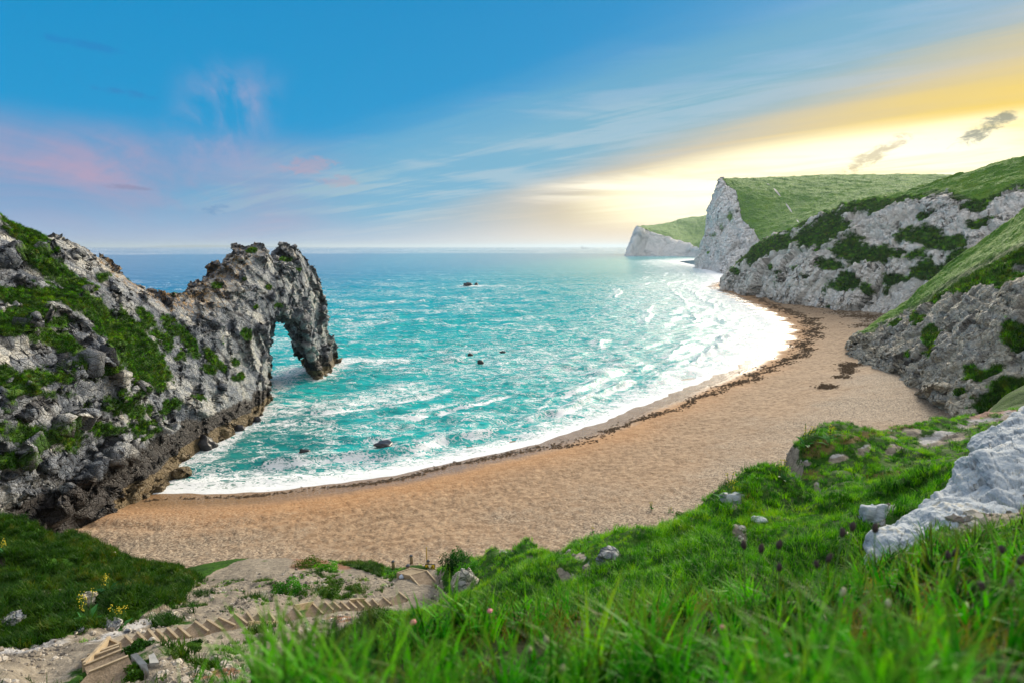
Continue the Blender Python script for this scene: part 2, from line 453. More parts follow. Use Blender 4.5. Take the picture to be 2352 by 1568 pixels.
# smooth resample
_t = np.array(SHORE); _k = np.concatenate(([0], np.cumsum(np.hypot(*np.diff(_t, axis=0).T))))
_q = np.linspace(0, 1, 170)**1.6 * _k[-1]
SHORE_S = np.stack((np.interp(_q, _k, _t[:, 0]), np.interp(_q, _k, _t[:, 1])), 1)
for _ in range(3): SHORE_S[1:-1] = (SHORE_S[:-2] + 2 * SHORE_S[1:-1] + SHORE_S[2:]) / 4
SHORE_S = [tuple(p) for p in SHORE_S]
def shore_dist(x, y):
    d_, s_, par = polydist(x, y, SHORE_S)
    return d_ * s_, par           # + inland
def cusp(par):
    amp = np.interp(par, [0, 60, 140, 220, 330], [.25, .3, .7, 3.2, 4.5])
    return amp * (np.sin(par * .33) * .5 + np.sin(par * .83 + 1.3) * .3 + np.sin(par * 1.9 + .5) * .2)
def beach_z(x, y):
    dd, par = shore_dist(x, y)
    dd = dd - cusp(par) * np.clip(1 - np.abs(dd) / 30, 0, 1)
    far = np.clip((par - 150) / 150, 0, 1)
    zn = np.interp(dd, [-60, 0, 4, 9, 14, 17, 24, 34, 48, 80], [-7, 0, .55, 1.25, 1.9, 2.1, 3.3, 5.2, 7.2, 9])
    zf = np.interp(dd, [-60, 0, 10, 25, 45, 80, 140], [-5, 0, .9, 2.2, 3.4, 4.6, 6])
    z = zn * (1 - far) + zf * far
    return z, dd, par
def make_beach():
    na, nr = 560, 460
    th = np.linspace(R(-46), R(39), na); rr = np.exp(np.linspace(math.log(26), math.log(520), nr))
    Th, Rr = np.meshgrid(th, rr); x = Rr * np.sin(Th); y = Rr * np.cos(Th)
    z, dd, par = beach_z(x, y)
    P = np.stack((x, y, np.zeros_like(x)), -1)
    dry = sstep(dd, 6, 12)
    ridge = (1 - np.abs(vnoise(np.stack((par * .16, dd * .6, x * 0), -1), 3))) * .05
    foot = fbm(P * 1.7, 3, 5); dim = np.minimum(vnoise(P * 1.9, 9), 0.1) * .1 + np.minimum(vnoise(P * 3.4, 19), .1) * .07
    z = z + dry * (ridge + foot * .05 + dim) + dry * fbm(P * .12, 3, 8) * .22
    # a low gravel step running out from the cliff on the left
    step = [(-50.0, 55.5), (-42, 55.0), (-36, 54.2), (-30, 54.6), (-22, 56.5), (-12, 58.5)]
    ds, ss, ps = polydist(x, y, step)
    z = z + sstep(-ds * ss, -.6, .8) * 0 - .35 * np.exp(-(ds / .9)**2) * np.clip(1 - ps / 42, 0, 1) * dry
    V = np.stack((x, y, z), -1).reshape(-1, 3)
    peb = .22 * sstep(dd, 14, 24) + sstep(-x, 2, 42) * .7 + sstep(dd, 18, 40) * .5
    m, g_, out = mat('shingle'); p = g_.obj()
    n1 = g_.noise(p, .09, 4, .55); n2 = g_.noise(p, 1.1, 5, .65); n3 = g_.noise(p, 9, 3, .7)
    vp = g_.voro(p, 7, 'F1', out='Color')
    sp = g_.sep(vp)[0]
    c = g_.ramp(n2 * .55 + n3 * .45, [(.3, (.14, .085, .045)), (.46, (.27, .175, .1)), (.56, (.37, .255, .155)), (.72, (.5, .375, .25))])
    c2 = g_.ramp(n3 * .5 + sp * .5, [(.25, (.07, .058, .05)), (.5, (.26, .2, .14)), (.75, (.48, .4, .3))])
    pm = g_.smooth(g_.attr('pebble') + (n1 - .5) * 1.1 + (n2 - .5) * .6, .18, .75)
    c = g_.mix(g_.smooth(n2, .56, .36) * .35, c, (.16, .1, .06))
    c = g_.mix(pm * .85, c, c2)
    orange = g_.smooth(g_.attr('shore') + (n1 - .5) * 8, 17, 5)
    c = g_.mix(orange * .5, c, g_.mix(n2, (.36, .15, .04), (.6, .3, .1)))
    grit = g_.voro(p, 2.2, 'F1'); 
    c = g_.mix(g_.smooth(grit + (n3 - .5) * .5, .22, .02) * .35 * g_.smooth(g_.attr('shore'), 12, 20), c, (.1, .065, .04))
    wet = g_.smooth(g_.attr('shore') + (n2 - .5) * 2.5 + (n1 - .5) * 3, 7.5, 3.5)
    c = g_.mix(wet * .75, c, (.24, .15, .08))
    h = n2 * .5 + n3 * .25 + g_.smooth(grit, 0, .5) * .5
    nb = g_.bump(h, .8, .12)
    b = principled(g_, out, c, .9 - wet * .68, nb, .3 + wet * .3)
    me = mesh_np('beach', V, grid_faces(nr, na), {'shore': dd.ravel(), 'pebble': peb.ravel()}, m)
    tag(link('beach', me), kind='structure')
make_beach()

# ================================================================== the sea
SEA_ROCKS = [(1075, 657, 5.2), (590, 968, 1.2), (548, 988, 1.6), (880, 1020, 2.0), (1103, 833, 1.2), (1080, 815, 1.2), (1155, 809, 1.2), (700, 1038, 1.2), (470, 1030, 2.2)]
ROCK_XY = [at(u, v, z=0)[:2] for u, v, _ in SEA_ROCKS]
def sea_height(x, y, r):
    z = np.zeros_like(x); rng = random.Random(4)
    sx, sy = 0.0, 0.0
    for i in range(26):
        lam = 1.8 * (1.088**i) * rng.uniform(.9, 1.1); a = R(-68 + rng.gauss(0, 30)); k = 2 * math.pi / lam
        amp = .02 * lam * rng.uniform(.5, 1.0) * (1 if lam < 9 else .6)
        res = np.clip(1.6 - r * .006 * 3.0 / lam, 0, 1) if False else np.clip(2.0 - (r * .0075) * 3.2 / lam, 0, 1)
        ph = (x * math.cos(a) + y * math.sin(a)) * k + rng.uniform(0, 6.28)
        z += amp * res * (2 * (.5 + .5 * np.sin(ph))**1.6 - .9)
    return z
def make_sea():
    na, nr = 620, 520
    th = np.linspace(R(-40), R(27), na); rr = np.exp(np.linspace(math.log(58), math.log(2600), nr))
    Th, Rr = np.meshgrid(th, rr); x = Rr * np.sin(Th); y = Rr * np.cos(Th)
    dd, par = shore_dist(x, y); dd = dd - cusp(par) * np.clip(1 - np.abs(dd) / 30, 0, 1)
    off = -dd                                           # distance seaward
    P = np.stack((x, y, np.zeros_like(x)), -1)
    grp = fbm(P * .035, 3, 31) * .5 + .5
    z = sea_height(x, y, Rr) * (.45 + .75 * grp)
    sheltered = sstep(-x, 8, 40) * sstep(130 - y, 0, 40)
    z *= (1 - .55 * sheltered)
    farw = sstep(par, 120, 260)
    # breakers running along the shore
    foam = np.zeros_like(x)
    alongn = fbm(np.stack((par * .045, off * .02, x * 0), -1), 2, 77)
    for (o0, hgt, wid, n0, sd) in ((5.2, .4, 1.0, -.05, 1), (9.5, .9, 1.2, .1, 2), (16, .65, 1.3, .24, 3), (25, .5, 1.4, .3, 4), (36, .5, 1.5, .3, 5)):
        o_ = o0 * (1 + .9 * farw) + 2.2 * vnoise(np.stack((par * .03, x * 0 + sd, x * 0), -1), 40 + sd) + 1.0 * vnoise(np.stack((par * .11, x * 0 + sd, x * 0), -1), 50 + sd)
        on = sstep(vnoise(np.stack((par * .035, x * 0 + sd * 3.7, x * 0), -1), 60 + sd) + .25 * farw, n0 - .15, n0 + .3)
        t = (off - o_) / wid
        prof = np.where(t < 0, np.exp(-(t / .45)**2), np.exp(-(t / 1.3)**2))
        z += hgt * on * prof
        fr = np.clip(.75 + .6 * vnoise(np.stack((par * .3, off * .5, x * 0 + sd), -1), 66), .2, 1.1)
        foam = np.maximum(foam, on * np.exp(-((off - o_ + wid * .8) / (wid * .7))**2) * fr * .98)
        foam = np.maximum(foam, .5 * on * np.exp(-((off - o_ - wid * 1.6) / (wid * 1.6))**2))
    # swash and the wide white surf further along the beach
    sw = np.interp(par, [0, 40, 80, 130, 200, 280, 420, 1500], [4.5, 5, 4, 6, 14, 24, 32, 55])
    sn_ = 1 + .45 * fbm(P * np.array((.06, .14, 1)), 3, 23)
    foam = np.maximum(foam, np.interp(par, [0, 120, 200, 300], [.95, .9, .68, .6]) * sstep(-off, -sw * 1.15 * sn_, -sw * .15))
    foam = np.maximum(foam, 1.15 * sstep(-off, -2.2 * sn_, -.4))
    foam = np.maximum(foam, np.interp(par, [0, 150, 260], [.66, .6, .48]) * sstep(-off, -sw * 2.6, -sw * .6))
    foam = np.maximum(foam, np.interp(par, [0, 60, 120, 200, 300, 1500], [0, .1, .22, .34, .4, .42]) * sstep(-off, -140, -30))
    z = z * np.clip(off / 6, .08, 1) + .06 * np.exp(-(off / 1.5)**2)
    # around rocks, the arch and the cliff foot
    for (rx, ry), (_, _, rs) in zip(ROCK_XY, SEA_ROCKS):
        dr = np.hypot((x - rx) * .8, y - ry)
        foam = np.maximum(foam, (.95 if rs > 4 else .6) * np.exp(-(dr / (rs * 1.3))**2))
    r0 = ROCK_XY[0]
    foam = np.maximum(foam, .68 * np.exp(-((y - r0[1]) / 9)**2) * sstep(x, r0[0] - 16, r0[0]) * np.clip(1 - (x - r0[0]) / 75, 0, 1))
    dw, _, _ = polydist(x, y, [(-46, 76), (-46, 104)])
    foam = np.maximum(foam, .62 * np.exp(-(dw / 4.0)**2))
    dg, _, _ = polydist(x, y, [(-52, 108), (-54, 122), (-53, 140)])
    foam = np.maximum(foam, .55 * np.exp(-(dg / 7.0)**2))
    dp, _, _ = polydist(x, y, [(-46, 131), (-45, 150), (-30, 150)])
    foam = np.maximum(foam, .62 * np.exp(-(dp / 5.0)**2))
    dq, _, _ = polydist(x, y, [(-44, 104), (-30, 108), (-22, 118)])
    foam = np.maximum(foam, .46 * np.exp(-(dq / 10.0)**2))
    # white caps: patches and steep crests
    cap = fbm(P * np.array((.05, .11, 1)), 4, 91) + .5 * fbm(P * np.array((.18, .4, 1)), 3, 95)
    foam = np.maximum(foam, .07 + .25 * sstep(cap, -.35, .55) + .2 * sstep(z, .1, .6) - .2 * sstep(Rr, 220, 900) + .06 * sheltered)
    foam = np.maximum(foam, .36 * np.exp(-(((x - 20) / 60)**2 + ((y - 150) / 55)**2)))
    deep = sstep(np.minimum(off, 400) + 18 * fbm(P * .012, 3, 12), 20, 420) * .75 + .35 * sstep(-x - y * .15, 10, 260)
    teal = sheltered * .9 + .35 * sstep(fbm(P * .03, 3, 17), .05, .5)
    V = np.stack((x, y, z), -1).reshape(-1, 3)
    m, g_, out = mat('sea_water'); p = g_.obj()
    w1 = g_.noise(g_.vscale(p, (.35, .9, 1), rot=(0, 0, R(-14))), 1.0, 6, .65, .4)
    w2 = g_.noise(g_.vscale(p, (.05, .16, 1), rot=(0, 0, R(-10))), 1.0, 5, .6, .3)
    c = g_.ramp(g_.attr('deep') * .85 + (w2 - .5) * .35, [(0, (.012, .42, .40)), (.3, (.002, .36, .42)), (.6, (.001, .25, .40)), (1, (.001, .16, .36))])
    c = g_.mix(g_.smooth(g_.attr('teal') + (w2 - .5) * 1.2, .25, .95) * .8, c, (.004, .17, .16))
    c = g_.mix(g_.smooth(w1, .54, .34) * .6, c, (.001, .12, .16))
    turb = g_.smooth(g_.attr('off'), 5, 0)
    c = g_.mix(turb * .7, c, (.36, .33, .22))
    # lace of foam
    q = g_.vscale(p, (.75, 1.35, 1), rot=(0, 0, R(-12)))
    f1 = g_.noise(q, .5, 5, .62, .9); f2 = g_.noise(q, .16, 6, .62, 1.4)
    lace = 1.0 - (g_.noise(q, .9, 5, .6, 1.6) * 2.0 - 1.0).abs() * 2.2
    pat = .5 + (f1 * .5 + f2 * .16 + lace * .34 - .5) * 1.7
    fm = g_.smooth(pat + g_.attr('foam') * .56, .8, 1.04)
    fm = fm.max(g_.smooth(g_.attr('foam') + (f1 - .5) * 2.2 + (lace - .5) * .3, .98, 1.3))
    mist = g_.smooth(g_.attr('foam') + (f2 - .5) * .7, .3, 1.0) * .2
    c = g_.mix(mist, c, (.4, .7, .72))
    nb = g_.bump(w1 * .9 + g_.noise(p, 2.4, 4, .6) * .2 + fm * .35, .55, .3)
    bw = g_.node('ShaderNodeBsdfPrincipled'); g_.link(c, bw.inputs['Base Color']); bw.inputs['Roughness'].default_value = .16
    bw.inputs['IOR'].default_value = 1.33; bw.inputs['Specular IOR Level'].default_value = .22; g_.link(nb, bw.inputs['Normal'])
    bf = g_.node('ShaderNodeBsdfPrincipled'); bf.inputs['Base Color'].default_value = (.8, .83, .85, 1); bf.inputs['Roughness'].default_value = .8; g_.link(nb, bf.inputs['Normal'])
    mx = g_.node('ShaderNodeMixShader'); g_.link(fm, mx.inputs[0]); g_.nt.links.new(bw.outputs[0], mx.inputs[1]); g_.nt.links.new(bf.outputs[0], mx.inputs[2])
    g_.nt.links.new(mx.outputs[0], out.inputs[0])
    at1 = {'foam': foam.ravel(), 'deep': deep.ravel(), 'teal': teal.ravel(), 'off': off.ravel()}
    F = grid_faces(nr, na)
    keep = (off.ravel()[F] > -14).any(1)
    F = F[keep]
    # outer ring to the horizon, joined at the same edge vertices
    rr2 = np.exp(np.linspace(math.log(2600), math.log(60000), 24)); Th2, R2 = np.meshgrid(th[::20], rr2)
    x2, y2 = R2 * np.sin(Th2), R2 * np.cos(Th2)
    V2 = np.stack((x2, y2, np.zeros_like(x2) - .02), -1).reshape(-1, 3); b0 = len(V)
    F2 = grid_faces(24, len(th[::20])) + b0
    n2 = len(V2); caps = .2 + .12 * np.random.default_rng(1).random(n2)
    dp2 = np.clip(.75 + .35 * sstep(-x2 - y2 * .15, 10, 260), 0, 1.1).ravel()
    at1 = {'foam': np.concatenate((at1['foam'], caps)), 'deep': np.concatenate((at1['deep'], dp2)), 'teal': np.concatenate((at1['teal'], np.zeros(n2))), 'off': np.concatenate((at1['off'], np.full(n2, 999)))}
    me = mesh_np('sea', np.concatenate((V, V2)), np.concatenate((F, F2)), at1, m)
    tag(link('sea', me), kind='structure')
make_sea()
print('sea', time.time() - T0)

# ================================================================== the rock arch and the cliff it grows from
def surface_nets(f, org, h):
    """f (nx, ny, nz) negative inside -> verts, quads"""
    nx, ny, nz = f.shape; s = f < 0
    cnt = np.zeros((nx - 1, ny - 1, nz - 1), np.int16); acc = np.zeros((nx - 1, ny - 1, nz - 1, 3), np.float32); ne = np.zeros_like(cnt)
    def sl(a, b, c): return (slice(a, nx - 1 + a), slice(b, ny - 1 + b), slice(c, nz - 1 + c))
    for ax in range(3):
        o = [(0, 0), (0, 1), (1, 0), (1, 1)]
        for (i, j) in o:
            a = [0, 0, 0]; rest = [k for k in range(3) if k != ax]; a[rest[0]], a[rest[1]] = i, j; b = list(a); b[ax] = 1
            fa, fb = f[sl(*a)], f[sl(*b)]; cr_ = (fa < 0) != (fb < 0)
            t = np.where(cr_, fa / (fa - fb + 1e-12), 0)
            ne += cr_
            for k in range(3): acc[..., k] += np.where(cr_, (t if k == ax else a[k]), 0)
    act = ne > 0; idx = np.full(act.shape, -1, np.int64); ids = np.argwhere(act); idx[act] = np.arange(len(ids))
    V = ids + acc[act] / ne[act][:, None]
    Q = []
    for ax in range(3):
        rest = [k for k in range(3) if k != ax]
        a = [slice(1, -1)] * 3; a[ax] = slice(0, f.shape[ax] - 1); b = [slice(1, -1)] * 3; b[ax] = slice(1, f.shape[ax])
        sa, sb = s[tuple(a)], s[tuple(b)]
        for flip in (0, 1):
            e = np.argwhere((sa & ~sb) if not flip else (~sa & sb))
            if not len(e): continue
            e = e + np.array([0 if k == ax else 1 for k in range(3)])
            quad = []
            for (i, j) in ((0, 0), (1, 0), (1, 1), (0, 1)):
                c_ = e.copy(); c_[:, rest[0]] -= 1 - i; c_[:, rest[1]] -= 1 - j
                quad.append(idx[c_[:, 0], c_[:, 1], c_[:, 2]])
            q = np.stack(quad, 1)
            if (flip == 1) ^ (ax == 1): q = q[:, ::-1]
            Q.append(q)
    Q = np.concatenate(Q); Q = Q[(Q >= 0).all(1)]
    return org + V * h, Q
def subdivide(V, Q):
    """each quad into four"""
    E = np.sort(np.concatenate([Q[:, [0, 1]], Q[:, [1, 2]], Q[:, [2, 3]], Q[:, [3, 0]]]), 1)
    key = E[:, 0].astype(np.int64) * len(V) + E[:, 1]; uq, inv = np.unique(key, return_inverse=True)
    mid = (V[uq // len(V)] + V[uq % len(V)]) / 2; m = len(Q); e = inv.reshape(4, m).T + len(V)
    cen = V[Q].mean(1); c_ = np.arange(m) + len(V) + len(uq)
    NV = np.concatenate((V, mid, cen))
    NQ = np.concatenate([np.stack((Q[:, k], e[:, k], c_, e[:, (k - 1) % 4]), 1) for k in range(4)])
    return NV, NQ
def vnormals(V, Q):
    a = V[Q[:, 2]] - V[Q[:, 0]]; b = V[Q[:, 3]] - V[Q[:, 1]]; n = np.cross(a, b); N = np.zeros_like(V)
    for k in range(4): np.add.at(N, Q[:, k], n)
    return N / (np.linalg.norm(N, axis=1, keepdims=True) + 1e-9)
def relax(V, Q, it=1, lam=.5):
    for _ in range(it):
        S_ = np.zeros_like(V); c_ = np.zeros(len(V))
        for k in range(4):
            np.add.at(S_, Q[:, k], V[Q[:, (k + 1) % 4]] + V[Q[:, (k - 1) % 4]]); np.add.at(c_, Q[:, k], 2)
        V = V + lam * (S_ / c_[:, None] - V)
    return V
def blocky(V, N, scale, amp, crack, stretch, seed):
    """facets and cracks of jointed rock: each cell is a tilted plane with its own offset"""
    q = (V @ stretch.T) / scale
    q = q + .18 * np.stack([vnoise(V / scale * .7, seed + k) for k in range(3)], -1)
    f1, f2, hid, vec = voronoi(q, seed)
    tilt = np.stack([hrand(hid, k) - .5 for k in (1, 2, 3)], -1)
    off = (hrand(hid, 4) - .5) * .9 + (vec * tilt).sum(1) * 1.3
    ck = 1 - sstep(f2 - f1, 0.0, .16)
    return off * amp - ck * crack, ck, hid
def facet(V, N, scale, st, seed, blend, tilt, off, lim, groove=.08, cut=None):
    """press the surface into flat faces: every joint block becomes one plane"""
    q = (V @ st.T) / scale + .12 * np.stack([vnoise(V / scale * .8, seed + k) for k in range(3)], -1)
    f1, f2, hid, vec = voronoi(q, seed)
    u_, inv_ = np.unique(hid, return_inverse=True); cnt = np.bincount(inv_)[:, None]
    Cc = np.stack([np.bincount(inv_, V[:, k]) for k in range(3)], 1) / cnt; M = np.stack([np.bincount(inv_, N[:, k]) for k in range(3)], 1)
    M = M / (np.linalg.norm(M, axis=1, keepdims=True) + 1e-6) + tilt * (np.stack([hrand(u_, k) for k in (11, 12, 13)], 1) - .5); M /= np.linalg.norm(M, axis=1, keepdims=True)
    m = M[inv_]; d = ((Cc[inv_] - V) * m).sum(1) / np.maximum((N * m).sum(1), .4)
    ck = 1 - sstep(f2 - f1, 0, .07)
    d = np.clip(d, -lim, lim) * blend + (hrand(hid, 4) - .5) * off - ck * groove
    if cut is not None: d = d * cut
    return V + N * d[:, None], ck, hid
def strata(V, nrm, thick, seed, jit=.35, blk=6.0):
    """beds: each layer stands out by its own amount, broken along its length"""
    b = (V @ np.array(nrm)) / thick + jit * fbm(V / (thick * 4), 2, seed)
    f1, f2, hid, vec = voronoi(V / (thick * blk) + 3.3, seed + 1)
    b = b + hrand(hid, 3) * .8
    i = np.floor(b); fr = b - i
    h = hashf(i.astype(np.int32), (hid & np.uint32(1023)).astype(np.int32), np.zeros(len(V), np.int32), seed + 2)
    h2 = hashf(i.astype(np.int32), (hid & np.uint32(1023)).astype(np.int32), np.ones(len(V), np.int32), seed + 5)
    ck = np.maximum(1 - sstep(np.minimum(fr, 1 - fr), 0, .06), .0)
    return (h - .5) + (fr - .5) * .55, ck, h2
def rotm(ax, ang):
    c_, s_ = math.cos(R(ang)), math.sin(R(ang))
    return np.array({'x': [[1, 0, 0], [0, c_, -s_], [0, s_, c_]], 'y': [[c_, 0, s_], [0, 1, 0], [-s_, 0, c_]], 'z': [[c_, -s_, 0], [s_, c_, 0], [0, 0, 1]]}[ax])

RID_Y = [70, 78, 82, 86, 88, 92, 97, 101, 105, 110, 115, 118, 121, 124, 127, 131, 133, 137, 141, 146, 149.0, 151]
RID_X = [-62, -60, -59.8, -57.4, -56, -54.9, -54.6, -54.3, -53.9, -52.9, -51.8, -51.3, -50.9, -50.4, -50, -49.2, -48.9, -48.2, -47.8, -47.2, -47.2, -47.2]
RID_Z = [34, 30, 27.4, 25.0, 22.6, 21.9, 22.5, 23.6, 25.8, 29.4, 30.4, 29.4, 28.2, 29.0, 30.4, 29.8, 28.7, 24.5, 15.8, 5, -1, -4]
GAP = [(618, 985), (620, 935), (622, 880), (620, 830), (623, 790), (623, 770), (628, 750), (640, 742), (652, 741), (657, 752), (657, 772), (662, 795), (680, 815), (697, 838), (706, 860), (706, 985)]
FRONT = [(618, 985), (620, 935), (622, 880), (620, 830), (623, 790), (622, 765), (630, 742), (650, 733), (680, 733), (692, 742), (700, 765), (712, 792), (720, 815), (728, 838), (738, 862), (738, 985)]
def make_arch():
    h = .38
    xs = np.arange(-78, -41.0, h); ys = np.arange(39, 152, h); zs = np.arange(-2.5, 44, h)
    X, Y = np.meshgrid(xs, ys, indexing='ij')
    cx = np.interp(Y, RID_Y, RID_X); cz = np.interp(Y, RID_Y, RID_Z)
    cz = cz + .9 * vnoise(np.stack((Y * .45, Y * 0, Y * 0), -1), 3) * (Y > 80)
    xf = np.interp(Y, [70, 78, 95, 104, 120, 131, 140, 150], [-46, -46.5, -45.4, -45.2, -45.2, -45.2, -45.2, -45.6])
    bw = np.interp(Y, [70, 90, 105, 130, 150], [16, 13, 10, 7, 5])
    pf = np.interp(Y, [75, 88, 104, 125, 150], [1.7, 1.8, 2.6, 3.2, 3.2])
    tf = np.clip((X - cx) / (xf - cx), 0, 3); tb = np.clip((cx - X) / bw, 0, 3)
    hf = cz * (1 - tf**pf); hb = cz * (1 - tb**2.2)
    H1 = np.where(X > cx, np.where(tf > 1, cz * (1 - tf**pf) * 1.5, hf), hb)
    # buttress
    bx = [-90, -75, -66, -61.6, -56.7, -51.6, -49.4, -47.6, -46.2, -44.6, -43.2]; bz = [44, 42, 38, 34.2, 28.2, 23.5, 19, 13.6, 7, 0, -5]
    H2 = np.interp(X + .9 * np.sin(Y * .21) * sstep(60 - Y, -6, 6), bx, bz)
    edge = 71.5 + np.interp(X, [-62, -56.7, -51.6, -47.6, -44], [-7.5, -2.5, -.8, .3, 1.6])
    H2 = H2 - np.maximum(Y - edge, 0) * 2.6 - np.where(Y < 50, (50 - Y) * .15, 0)
    H1 = np.where((cz <= .3) | (Y > 149.5), -6.0, H1)
    H = np.maximum(H1, H2)
    Z = zs[None, None, :]
    gx, gy = np.gradient(H, h); gn = np.sqrt(1 + np.minimum(gx**2 + gy**2, 60))
    f = (Z - H[..., None]) / gn[..., None]
    f = f.astype(np.float32)
    # bedding ledges on the buttress, low noise everywhere
    XX, YY, ZZ = np.meshgrid(xs, ys, zs, indexing='ij')
    nb = np.abs(f) < 4
    P = np.stack((XX[nb], YY[nb], ZZ[nb]), -1)
    but = sstep(78 - P[:, 1], 0, 7)
    wv = P[:, 2] - .12 * (P[:, 1] - 60) + 1.2 * vnoise(P / 9, 2)
    saw = (wv / 5.6) % 1.0
    led = (saw**1.5 - .5) * 2.9 * but
    dn = fbm(P / 7.5, 3, 21) * (.75 + .7 * but) * .9 + ridged(P / 3.5, 2, 25) * .3 - .2
    f[nb] = f[nb] - led * .8 - dn
    # the opening
    u, v = project(P := np.stack((XX, YY, ZZ), -1)[:, (ys > 96)])
    del XX, YY, ZZ
    t = np.clip((P[..., 1] - 121) / 14, 0, 1)
    sub = f[:, ys > 96]
    reg = (u > 560) & (u < 790) & (v > 690) & (sub < 3)
    uu, vv, tt = u[reg], v[reg], t[reg]
    wob = fbm(P[reg] / 2.5, 3, 44) * 5
    best = np.full(uu.shape, 1e9); ins = np.zeros(uu.shape, bool); n_ = len(GAP)
    for i in range(n_):
        j = (i + 1) % n_
        x1 = FRONT[i][0] + (GAP[i][0] - FRONT[i][0]) * tt; y1 = FRONT[i][1] + (GAP[i][1] - FRONT[i][1]) * tt
        x2 = FRONT[j][0] + (GAP[j][0] - FRONT[j][0]) * tt; y2 = FRONT[j][1] + (GAP[j][1] - FRONT[j][1]) * tt
        dx, dy = x2 - x1, y2 - y1; s_ = np.clip(((uu - x1) * dx + (vv - y1) * dy) / (dx * dx + dy * dy + 1e-6), 0, 1)
        best = np.minimum(best, np.hypot(uu - x1 - s_ * dx, vv - y1 - s_ * dy))
        cr_ = ((y1 > vv) != (y2 > vv)) & (uu < dx * (vv - y1) / np.where(dy == 0, 1e-6, dy) + x1); ins ^= cr_
    sd = np.where(ins, best, -best) + wob * .5 + 10                       # + inside the opening, photograph pixels
    sub[reg] = np.maximum(sub[reg], sd * .09)
    f[:, ys > 96] = sub
    V, Q = surface_nets(f, np.array((xs[0], ys[0], zs[0])), h)
    lab = np.arange(len(V))                                # keep the one connected body
    while True:
        m_ = lab[Q].min(1); old = lab.copy()
        for k in range(4): np.minimum.at(lab, Q[:, k], m_)
        lab = lab[lab]
        if (lab == old).all(): break
    big = np.bincount(lab).argmax(); Q = Q[lab[Q[:, 0]] == big]; us, inv_ = np.unique(Q, return_inverse=True); V = V[us]; Q = inv_.reshape(Q.shape)
    V = relax(V, Q, 1, .4)
    V, Q = subdivide(V, Q)
    N = vnormals(V, Q)
    # the far side needs no fine joints but gets them all the same
    st1 = np.diag((.9, .52, 1.15)) @ rotm('x', 42); st2 = np.diag((.9, .6, 1.2)) @ rotm('x', 36)
    veg = veg0(V, N); cut = 1 - .6 * sstep(veg, -.1, .3)
    bt = sstep(76 - V[:, 1], 0, 5)
    sa_, k1, t1 = strata(V, (.25, -.10, .96), 1.9, 301); sb_, k1b, t1b = strata(V, (.2, -.72, .66), 1.7, 311)
    V = V + N * ((sa_ * bt + sb_ * (1 - bt)) * np.interp(V[:, 1], [76, 100], [.8, .5]) * cut)[:, None]
    ka = np.where(bt > .5, k1, k1b); ta = np.where(bt > .5, t1, t1b)
    N = vnormals(V, Q)
    V, c1, h1 = facet(V, N, 4.4, st1, 5, .9, .34, .45, 1.2, .14, cut); N = vnormals(V, Q)
    V, c2, h2 = facet(V, N, 1.5, st2, 9, .8, .34, .2, .45, .06, cut); N = vnormals(V, Q)
    V, c3, h3 = facet(V, N, .6, st2, 13, .5, .3, .06, .18, .02, cut)
    c1 = c1 * sstep(fbm(V / 5, 2, 15), -.5, .1); c2 = c2 * sstep(fbm(V / 2.4, 2, 16), -.2, .3)
    D = fbm(V / .6, 3, 71) * .05 + sstep(veg, -.05, .3) * (fbm(V / 1.1, 3, 81) * .35 + .1) - np.interp(V[:, 1], [85, 105], [0, .2])
    V = V + N * D[:, None]
    N = vnormals(V, Q)
    tint = hrand(h1, 7) * .35 + hrand(h2, 8) * .35 + ta * .15 + hrand(h3, 8) * .15; tint = .5 + (tint - .5) * 1.6
    crack = np.maximum(np.maximum(c1, c2 * .8), ka * .6 * sstep(fbm(V / 3, 2, 18), .0, .4))
    topd = V[:, 2] - np.interp(V[:, 1], RID_Y, RID_Z)
    lich = sstep(topd, -7, -.5) * (V[:, 1] > 79) * .42 * (1 - .55 * sstep(V[:, 1], 100, 135)) + sstep(V[:, 1], 78, 84) * .05
    wet = sstep(V[:, 2] + 1.6 * fbm(V / 4, 2, 55), np.interp(V[:, 1], [50, 70, 100], [8.0, 6.8, 5.5]), np.interp(V[:, 1], [50, 70, 100], [4.5, 3.8, 2.6])) * .95 + .25 * sstep(V[:, 1], 122, 134) * sstep(V[:, 2], 15, 8)
    barn = sstep(V[:, 2] + .4 * fbm(V / 3, 2, 56), 2.4, 1.4) * (V[:, 1] > 60)
    me = mesh_np('rock', V, Q, {'veg': veg, 'tint': tint, 'crack': crack, 'lich': lich, 'wet': wet, 'barn': barn}, M_STONE)
    return V, N, Q, veg, me
